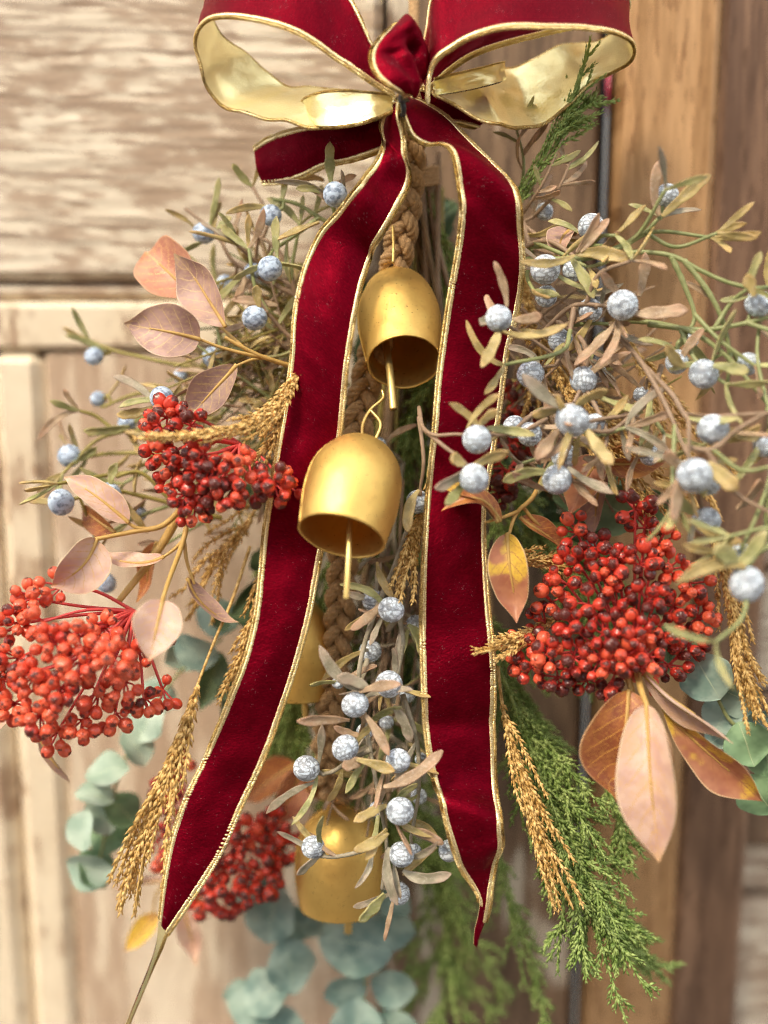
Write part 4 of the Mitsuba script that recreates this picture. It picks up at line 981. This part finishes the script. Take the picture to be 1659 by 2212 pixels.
def cedar(label, path, width, count, mat, seed, length=.0054, scale_w=.0021, step=.0026, lean=.42, reach=(.3, .5), starts=(0, .6), name='golden_cedar_sprig', cat='cedar sprig', group=None, stem=.0011, sub=0, depth=.6):
    rng = np.random.default_rng(seed)
    t = thing(name, label, cat, group)
    main = spline(pts(path), 60)
    add(t, 'stem', tube(main, np.linspace(stem, stem * .4, 60), 6), mat)
    tg = unit(np.gradient(main, axis=0))
    side = unit(np.cross(tg, FWD))
    for k in range(count):
        u0 = starts[0] + (starts[1] - starts[0]) * ((k * 0.618034) % 1.0 * 0.92 + 0.08 * rng.random())
        u1 = min(1.0, u0 + rng.uniform(*reach))
        if k == 0:
            u0, u1 = 0.6, 1.0
        i = np.linspace(u0 * 59, u1 * 59, 14)
        base = np.stack([np.interp(i, np.arange(60), main[:, j]) for j in range(3)], 1)
        sd = np.stack([np.interp(i, np.arange(60), side[:, j]) for j in range(3)], 1)
        s = np.linspace(0, 1, 14)
        off = (rng.uniform(-1, 1) if k else 0) * width * PX / 2
        P = base + sd * (off * s ** 0.8)[:, None] - FWD * (rng.uniform(-1, 1) * depth * width * PX / 2 * s)[:, None] + rng.normal(0, .0005, 3) * np.sin(s * 6)[:, None]
        ms = [scales(P, length, scale_w, step, lean, seed=seed * 100 + k)]
        for j in range(sub):
            b = rng.integers(2, 12)
            Lb = rng.uniform(.010, .022) * (1 - 0.5 * s[b])
            tgp = unit(P[b + 1] - P[b])
            sgn = 1 if j % 2 else -1
            dv = unit(tgp * .80 + unit(np.cross(tgp, FWD + rng.normal(0, .25, 3))) * sgn * .58)
            uu = np.linspace(0, 1, 7)[:, None]
            ms.append(scales(P[b] + dv * Lb * uu + tgp * Lb * .22 * uu**2, length, scale_w, step, lean, seed=seed * 100 + k * 13 + j + 7))
        add(t, 'frond', join(ms), mat)
    return t


GC = 'golden cedar tips'
cedar('golden cedar tip lying over the upper left red berries', [(690, 740, -.01), (640, 810, .004), (590, 885, .018), (520, 925, .030), (430, 942, .036), (340, 950, .038), (298, 948, .038)], 52, 11, 'm_cedar_gold', 51, depth=.3, group=GC)
cedar('golden cedar under the first one, fanning beside the ribbon edge', [(680, 760, -.02), (640, 850, -.008), (600, 930, .002), (560, 985, .004), (530, 1010, .004)], 80, 9, 'm_cedar_gold', 52, group=GC)
cedar('long golden cedar sheaf hanging to the left of the ribbon end', [(540, 1180, -.03), (500, 1300, -.02), (465, 1380, -.012), (430, 1470, -.006), (385, 1590, .000), (345, 1720, .004), (310, 1850, .004), (288, 1975, .002)], 125, 12, 'm_cedar_gold', 53, starts=(.36, .72), reach=(.25, .42), length=.0064, scale_w=.0026, step=.0033, group=GC, depth=.4)
cedar('golden cedar pressed behind the ribbon edge above the long sheaf', [(590, 1180, -.03), (565, 1280, -.02), (545, 1370, -.016), (515, 1450, -.014), (490, 1520, -.014)], 70, 9, 'm_cedar_gold', 54, starts=(.05, .6), group=GC)
cedar('golden cedar hanging below the right berries beside the ribbon tail', [(1075, 1440, -.03), (1085, 1520, -.014), (1110, 1620, -.004), (1150, 1750, .004), (1190, 1850, .006), (1238, 1962, .006)], 84, 13, 'm_cedar_gold', 55, starts=(.1, .7), group=GC)
cedar('golden cedar drooping along the outer right edge', [(1500, 1080, -.01), (1550, 1180, .000), (1570, 1280, .006), (1590, 1400, .010), (1620, 1480, .012), (1650, 1565, .014)], 84, 20, 'm_cedar_gold', 56, starts=(.0, .7), group=GC)
cedar('small golden cedar tip hanging between the ribbon tails above the middle berry', [(940, 950, -.03), (925, 1050, -.014), (905, 1130, -.004), (885, 1210, .006), (866, 1295, .014)], 56, 10, 'm_cedar_gold', 57, starts=(.2, .65), group=GC)
cedar('golden cedar sprig pointing across behind the patchy leaf', [(1040, 1210, -.02), (1100, 1215, -.012), (1160, 1212, -.006), (1220, 1225, -.002), (1260, 1240, -.002)], 70, 10, 'm_cedar_gold', 58, group=GC)
cedar('golden cedar tip poking over the edge of the right ribbon tail', [(1240, 1300, -.01), (1180, 1350, -.002), (1120, 1385, .010), (1070, 1402, .018), (1028, 1412, .022)], 46, 9, 'm_cedar_gold', 59, group=GC)
cedar('blurred golden cedar behind the left pale leaves', [(580, 1060, -.05), (530, 1130, -.045), (470, 1200, -.04), (430, 1290, -.04), (400, 1340, -.04)], 110, 10, 'm_cedar_gold', 60, group=GC)
cedar('golden cedar deep in the right bush behind the berries', [(1100, 650, -.04), (1180, 760, -.03), (1260, 860, -.02), (1330, 960, -.016), (1400, 1060, -.014), (1460, 1150, -.012)], 190, 20, 'm_cedar_gold', 61, starts=(.0, .7), group=GC)
cedar('golden cedar upright behind the right ribbon tail', [(1090, 500, -.05), (1130, 620, -.04), (1150, 740, -.035), (1140, 850, -.03), (1120, 930, -.03)], 90, 10, 'm_cedar_gold', 62, group=GC)
cedar('golden cedar behind the outermost blue berries', [(1340, 700, -.03), (1400, 800, -.024), (1450, 900, -.018), (1500, 1000, -.012), (1560, 1120, -.008)], 130, 13, 'm_cedar_gold', 63, starts=(0, .7), group=GC)

GR = dict(name='green_cedar_sprig', length=.0054, scale_w=.0020, step=.0027, lean=.50)
cedar('big fresh green cedar spray hanging at the lower right', [(1060, 1400, -.04), (1110, 1520, -.035), (1160, 1650, -.03), (1220, 1800, -.022), (1270, 1940, -.016), (1300, 2050, -.014), (1345, 2190, -.014)], 225, 34, 'm_cedar_green', 71, starts=(.08, .74), reach=(.20, .34), sub=7, depth=.5, **GR)
cedar('green cedar tip rising through the right loop of the bow', [(1060, 540, -.04), (1120, 420, -.024), (1180, 330, -.012), (1235, 220, -.002), (1265, 130, .004), (1275, 80, .006)], 44, 11, 'm_cedar_green', 72, starts=(.0, .7), reach=(.25, .36), sub=1, **{**GR, 'lean': .32, 'length': .0040, 'scale_w': .0014})
cedar('small green cedar tips beside the slit between door and post', [(1130, 430, -.03), (1190, 330, -.018), (1240, 250, -.012), (1300, 210, -.008)], 50, 5, 'm_cedar_green', 73, starts=(.3, .6), reach=(.3, .4), sub=4, **{**GR, 'lean': .4})
cedar('dark blurred green cedar hanging behind the swag at the bottom', [(900, 1700, -.12), (930, 1850, -.13), (960, 2000, -.14), (980, 2150, -.14), (990, 2260, -.14)], 300, 22, 'm_cedar_green', 74, starts=(.0, .7), reach=(.25, .4), sub=6, **GR)
cedar('single green cedar strand dangling at the bottom beside the ribbon tip', [(1060, 1800, -.09), (1090, 1920, -.09), (1130, 2050, -.09), (1165, 2160, -.09), (1190, 2260, -.09)], 50, 6, 'm_cedar_green', 75, starts=(.0, .7), reach=(.25, .4), sub=4, **GR)
cedar('small green cedar twig hanging below the copper leaves against the post', [(1290, 1640, -.03), (1320, 1720, -.03), (1345, 1800, -.03), (1352, 1880, -.03)], 40, 4, 'm_cedar_green', 76, starts=(.1, .6), sub=5, **GR)
cedar('blurred green cedar tip beyond the big spray', [(1300, 1900, -.07), (1340, 1980, -.07), (1390, 2060, -.07), (1450, 2100, -.07)], 70, 6, 'm_cedar_green', 77, starts=(.1, .6), sub=5, **GR)
for i, (lab, pth, w, n) in enumerate([
        ('green cedar behind the top bell', [(900, 330, -.06), (940, 480, -.065), (960, 640, -.07), (960, 820, -.07), (930, 1000, -.07)], 190, 18),
        ('green cedar between the ribbon tails', [(900, 800, -.07), (890, 960, -.075), (880, 1150, -.08), (870, 1330, -.085), (860, 1500, -.09)], 230, 20),
        ('green cedar behind the right red berries', [(1050, 950, -.07), (1120, 1080, -.07), (1200, 1200, -.07), (1300, 1330, -.07), (1380, 1440, -.07)], 330, 26),
        ('green cedar behind the left ribbon tail', [(760, 900, -.07), (700, 1060, -.07), (650, 1220, -.075), (600, 1380, -.08), (560, 1520, -.09)], 220, 16),
        ('green cedar behind the middle sprig near the lowest bell', [(830, 1350, -.09), (800, 1480, -.095), (770, 1620, -.1), (780, 1750, -.11), (800, 1860, -.12)], 300, 34),
        ('green cedar around the half hidden bell', [(720, 1180, -.08), (690, 1320, -.085), (650, 1460, -.095), (610, 1600, -.11), (590, 1720, -.125)], 300, 40),
        ('green cedar hanging between the lowest bell and the right ribbon tail', [(880, 1350, -.08), (870, 1500, -.09), (860, 1650, -.1), (880, 1800, -.115), (920, 1930, -.13)], 260, 30),
        ('green cedar above the fresh green spray', [(1040, 1300, -.07), (1090, 1420, -.07), (1150, 1540, -.07), (1200, 1680, -.07), (1230, 1780, -.07)], 260, 18)]):
    cedar(lab, pth, w, n, 'm_cedar_green', 80 + i, starts=(.0, .7), reach=(.3, .45), sub=5, depth=.3, **GR)


# ------------------------------------------------------------------ eucalyptus
def eucalyptus(label, stems, discs, mat):
    """discs: (x, y, radius, turn in degrees, roll, d[, material])."""
    t = thing('eucalyptus_sprig', label, 'eucalyptus sprig')
    for st in stems:
        add(t, 'stem', tube(spline(pts(st), 30), 0.0011, 6), 'm_stem_green')
    for i, q in enumerate(discs):
        x, y, r, turn, roll, d = q[:6]
        c, s = math.cos(math.radians(turn)), math.sin(math.radians(turn))
        broad_leaf(t, (x - c * r, y - s * r, d), (x + c * r, y + s * r, d + .004), 2.05 * r, q[6] if len(q) > 6 else mat, bend=.05, roll=roll, cup=.08, fold=.03, peak=.5, seed=i, ripple=.03, tip_=0.1)
    return t


eucalyptus('pale grey green eucalyptus sprig curving down against the door on the left', [[(480, 1380, -.10), (400, 1440, -.10), (330, 1530, -.10), (270, 1640, -.10), (240, 1740, -.10), (215, 1860, -.10)]],
           [(425, 1400, 52, 20, 40, -.085, 'm_euca_teal'), (395, 1410, 46, 150, -30, -.10), (320, 1560, 52, 120, 30, -.10), (290, 1615, 46, 60, -35, -.095), (232, 1668, 50, 170, 40, -.09), (205, 1722, 44, 190, 45, -.09), (262, 1752, 48, 40, -30, -.10, 'm_euca_green'), (184, 1795, 46, 100, 45, -.088),
            (215, 1765, 44, 60, -20, -.10), (232, 1808, 42, 20, 20, -.11, 'm_euca_green'), (195, 1872, 52, 10, 40, -.095), (272, 1790, 30, 30, 30, -.12, 'm_euca_green'), (200, 1880, 48, 60, -30, -.10, 'm_euca_green'), (345, 1500, 44, 30, 20, -.11), (470, 1330, 50, 30, 20, -.10, 'm_euca_teal')], 'm_euca_pale')
eucalyptus('teal eucalyptus sprig hanging below the lower red berries', [[(620, 1800, -.13), (600, 1950, -.13), (600, 2080, -.13), (570, 2240, -.13)]],
           [(590, 1975, 66, 100, 15, -.12), (560, 1930, 60, 170, -20, -.13), (625, 2085, 64, 80, -15, -.12), (575, 2150, 62, 150, 25, -.12), (545, 2180, 58, 200, 20, -.12), (600, 2230, 66, 60, 0, -.12), (640, 1990, 50, 20, 30, -.135), (520, 2150, 40, 180, 40, -.13)], 'm_euca_teal')
eucalyptus('teal eucalyptus sprig with the broadest discs right under the lowest bell', [[(800, 1850, -.12), (800, 1980, -.12), (790, 2100, -.12), (780, 2260, -.12)]],
           [(770, 2040, 82, 190, 10, -.115), (850, 2000, 52, 20, 30, -.12), (690, 1990, 56, 170, 30, -.13), (850, 2130, 52, 15, 30, -.12), (745, 2135, 50, 160, -40, -.12), (775, 2225, 72, 90, 10, -.115), (860, 2230, 60, 40, 20, -.12), (845, 1950, 48, 30, -30, -.12), (700, 1930, 50, 200, 20, -.14)], 'm_euca_teal')
eucalyptus('grey green eucalyptus sprig behind the copper leaves on the outer right', [[(1420, 1330, -.04), (1490, 1420, -.02), (1545, 1500, -.01), (1580, 1560, -.01), (1640, 1600, -.01), (1700, 1680, -.01)]],
           [(1528, 1462, 57, 60, 10, -.004), (1600, 1502, 46, 20, 40, -.01), (1562, 1548, 46, 120, 20, -.02), (1612, 1608, 52, 70, -10, -.006, 'm_euca_green'), (1660, 1640, 46, 80, 20, -.01, 'm_euca_green'), (1645, 1715, 50, 60, 20, -.014, 'm_euca_green'), (1560, 1590, 40, 150, 30, -.03), (1640, 1545, 44, 0, 50, -.02)], 'm_euca_teal')
eucalyptus('dark eucalyptus leaves deep behind the right blue berries', [[(1180, 1010, -.05), (1260, 1050, -.04), (1350, 1090, -.035), (1440, 1140, -.035)]],
           [(1330, 1100, 58, 30, 10, -.03), (1310, 1040, 50, 200, 20, -.04), (1420, 1090, 44, 40, 30, -.04), (1240, 1060, 48, 160, -20, -.045)], 'm_euca_green')

for i, (lab, x0, y0, x1, y1, n) in enumerate([  # hidden filler leaves, added to block light and darken the middle
        ('green filler leaves added behind the bells between the ribbon tails to block light', 900, 420, 880, 1150, 34), ('green filler leaves added behind the middle berry sprig to block light', 880, 1080, 830, 1620, 30),
        ('green filler leaves added behind the right red berries to block light', 1060, 900, 1430, 1420, 40), ('green filler leaves added behind the left ribbon tail to block light', 720, 820, 520, 1480, 30)]):
    t = thing('filler_leaf_sprig', lab, 'leaf sprig')
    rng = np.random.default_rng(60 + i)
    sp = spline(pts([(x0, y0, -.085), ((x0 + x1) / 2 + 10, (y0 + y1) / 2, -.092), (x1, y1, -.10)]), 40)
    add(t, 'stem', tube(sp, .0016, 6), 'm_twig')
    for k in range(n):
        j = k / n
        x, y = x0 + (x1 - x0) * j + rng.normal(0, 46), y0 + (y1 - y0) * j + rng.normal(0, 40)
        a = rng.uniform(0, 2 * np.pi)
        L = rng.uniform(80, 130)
        broad_leaf(t, (x, y, -.092), (x + math.cos(a) * L, y + math.sin(a) * L * .9 + 25, -.078 - .02 * rng.random()), L * .55, 'm_leaf_filler', bend=rng.uniform(-.1, .1), roll=rng.uniform(-40, 40), seed=k)

# ------------------------------------------------------------------ bound stems of the swag, and the thin dried twigs of its two flanks
bundle = thing('stem_bundle', 'bound bundle of dry brown stems that carries the swag behind the bells', 'stem bundle')
rng = np.random.default_rng(5)
for i in range(54):
    x0, x1 = rng.normal(905, 26), rng.normal(905, 95)
    y0, y1 = rng.uniform(300, 420), rng.uniform(900, 1500)
    p = spline(pts([(x0, y0, rng.uniform(-.085, -.055)), (rng.normal((x0 + x1) / 2, 16), (y0 + y1) / 2, rng.uniform(-.095, -.06)), (x1, y1, rng.uniform(-.11, -.07))]), 20)
    add(bundle, 'stem', tube(p, rng.uniform(.0010, .0024), 6), ('m_twig', 'm_stem_rose', 'm_twig', 'm_stem_olive')[i % 4])
add(bundle, 'binding_twine', join([tube(spline(pts([(868 + 3 * k, 360 + 8 * k, -.05), (905, 366 + 8 * k, -.035), (945, 362 + 8 * k, -.055)]), 14), .0017, 6) for k in range(5)]), 'm_jute')


def dry_twigs(label, spots, seed, mats, lv=(4, 8)):
    rng = np.random.default_rng(seed)
    t = thing('dry_twig_spray', label, 'twig spray')
    for (x0, y0, x1, y1, d0, d1) in spots:
        mid = ((x0 + x1) / 2 + rng.normal(0, 14), (y0 + y1) / 2 + rng.normal(0, 16), (d0 + d1) / 2 + .006)
        p = spline(pts([(x0, y0, d0), mid, (x1, y1, d1)]), 24)
        tw = add(t, 'twig', tube(p, np.linspace(.0012, .0006, 24), 6), mats[rng.integers(len(mats))].replace('strap', 'stem').replace('grey', 'rose'))
        for j in range(rng.integers(lv[0], lv[1])):
            i = rng.integers(5, 23)
            tg = unit(p[i] - p[i - 1])
            dv = unit(tg * rng.uniform(.4, 1) + unit(np.cross(tg, FWD)) * rng.choice([-1, 1]) * rng.uniform(.4, 1) - FWD * rng.uniform(-.4, .4))
            strap_leaf(tw, p[i], dv, unit(-FWD + rng.normal(0, .5, 3)), rng.uniform(45, 90) * PX, rng.uniform(9, 14) * PX, mats[rng.integers(len(mats))], rng.uniform(-.3, .3), rng)
    return t


rng = np.random.default_rng(8)
dry_twigs('thin olive and brown twigs fanning from behind the left ribbon tail toward the door', [(rng.uniform(640, 760), rng.uniform(560, 1000), rng.uniform(330, 600), rng.uniform(480, 1200), rng.uniform(-.08, -.05), rng.uniform(-.075, -.03)) for _ in range(62)], 9,
          ['m_strap_olive', 'm_strap_green', 'm_strap_olive', 'm_strap_rose', 'm_strap_olive'])
dry_twigs('thin rosy twigs filling the right bush behind the blue berries', [(rng.uniform(1020, 1150), rng.uniform(560, 1050), rng.uniform(1180, 1480), rng.uniform(540, 1150), rng.uniform(-.07, -.04), rng.uniform(-.05, .0)) for _ in range(34)], 10,
          ['m_strap_rose', 'm_strap_olive', 'm_strap_grey', 'm_strap_rose'], (1, 4))
dry_twigs('grey twigs hanging behind the middle blue berry sprig', [(rng.uniform(820, 940), rng.uniform(1000, 1300), rng.uniform(700, 960), rng.uniform(1450, 1850), rng.uniform(-.08, -.05), rng.uniform(-.08, -.03)) for _ in range(16)], 11,
          ['m_strap_grey', 'm_strap_rose', 'm_strap_grey'])
dry_twigs('reddish leaves and twigs rising above the right bush beside the green cedar', [(1130, 460, 1215, 300, -.03, -.01), (1150, 470, 1240, 330, -.03, -.01), (1120, 440, 1110, 260, -.04, -.02)], 12, ['m_strap_rose', 'm_strap_green'])
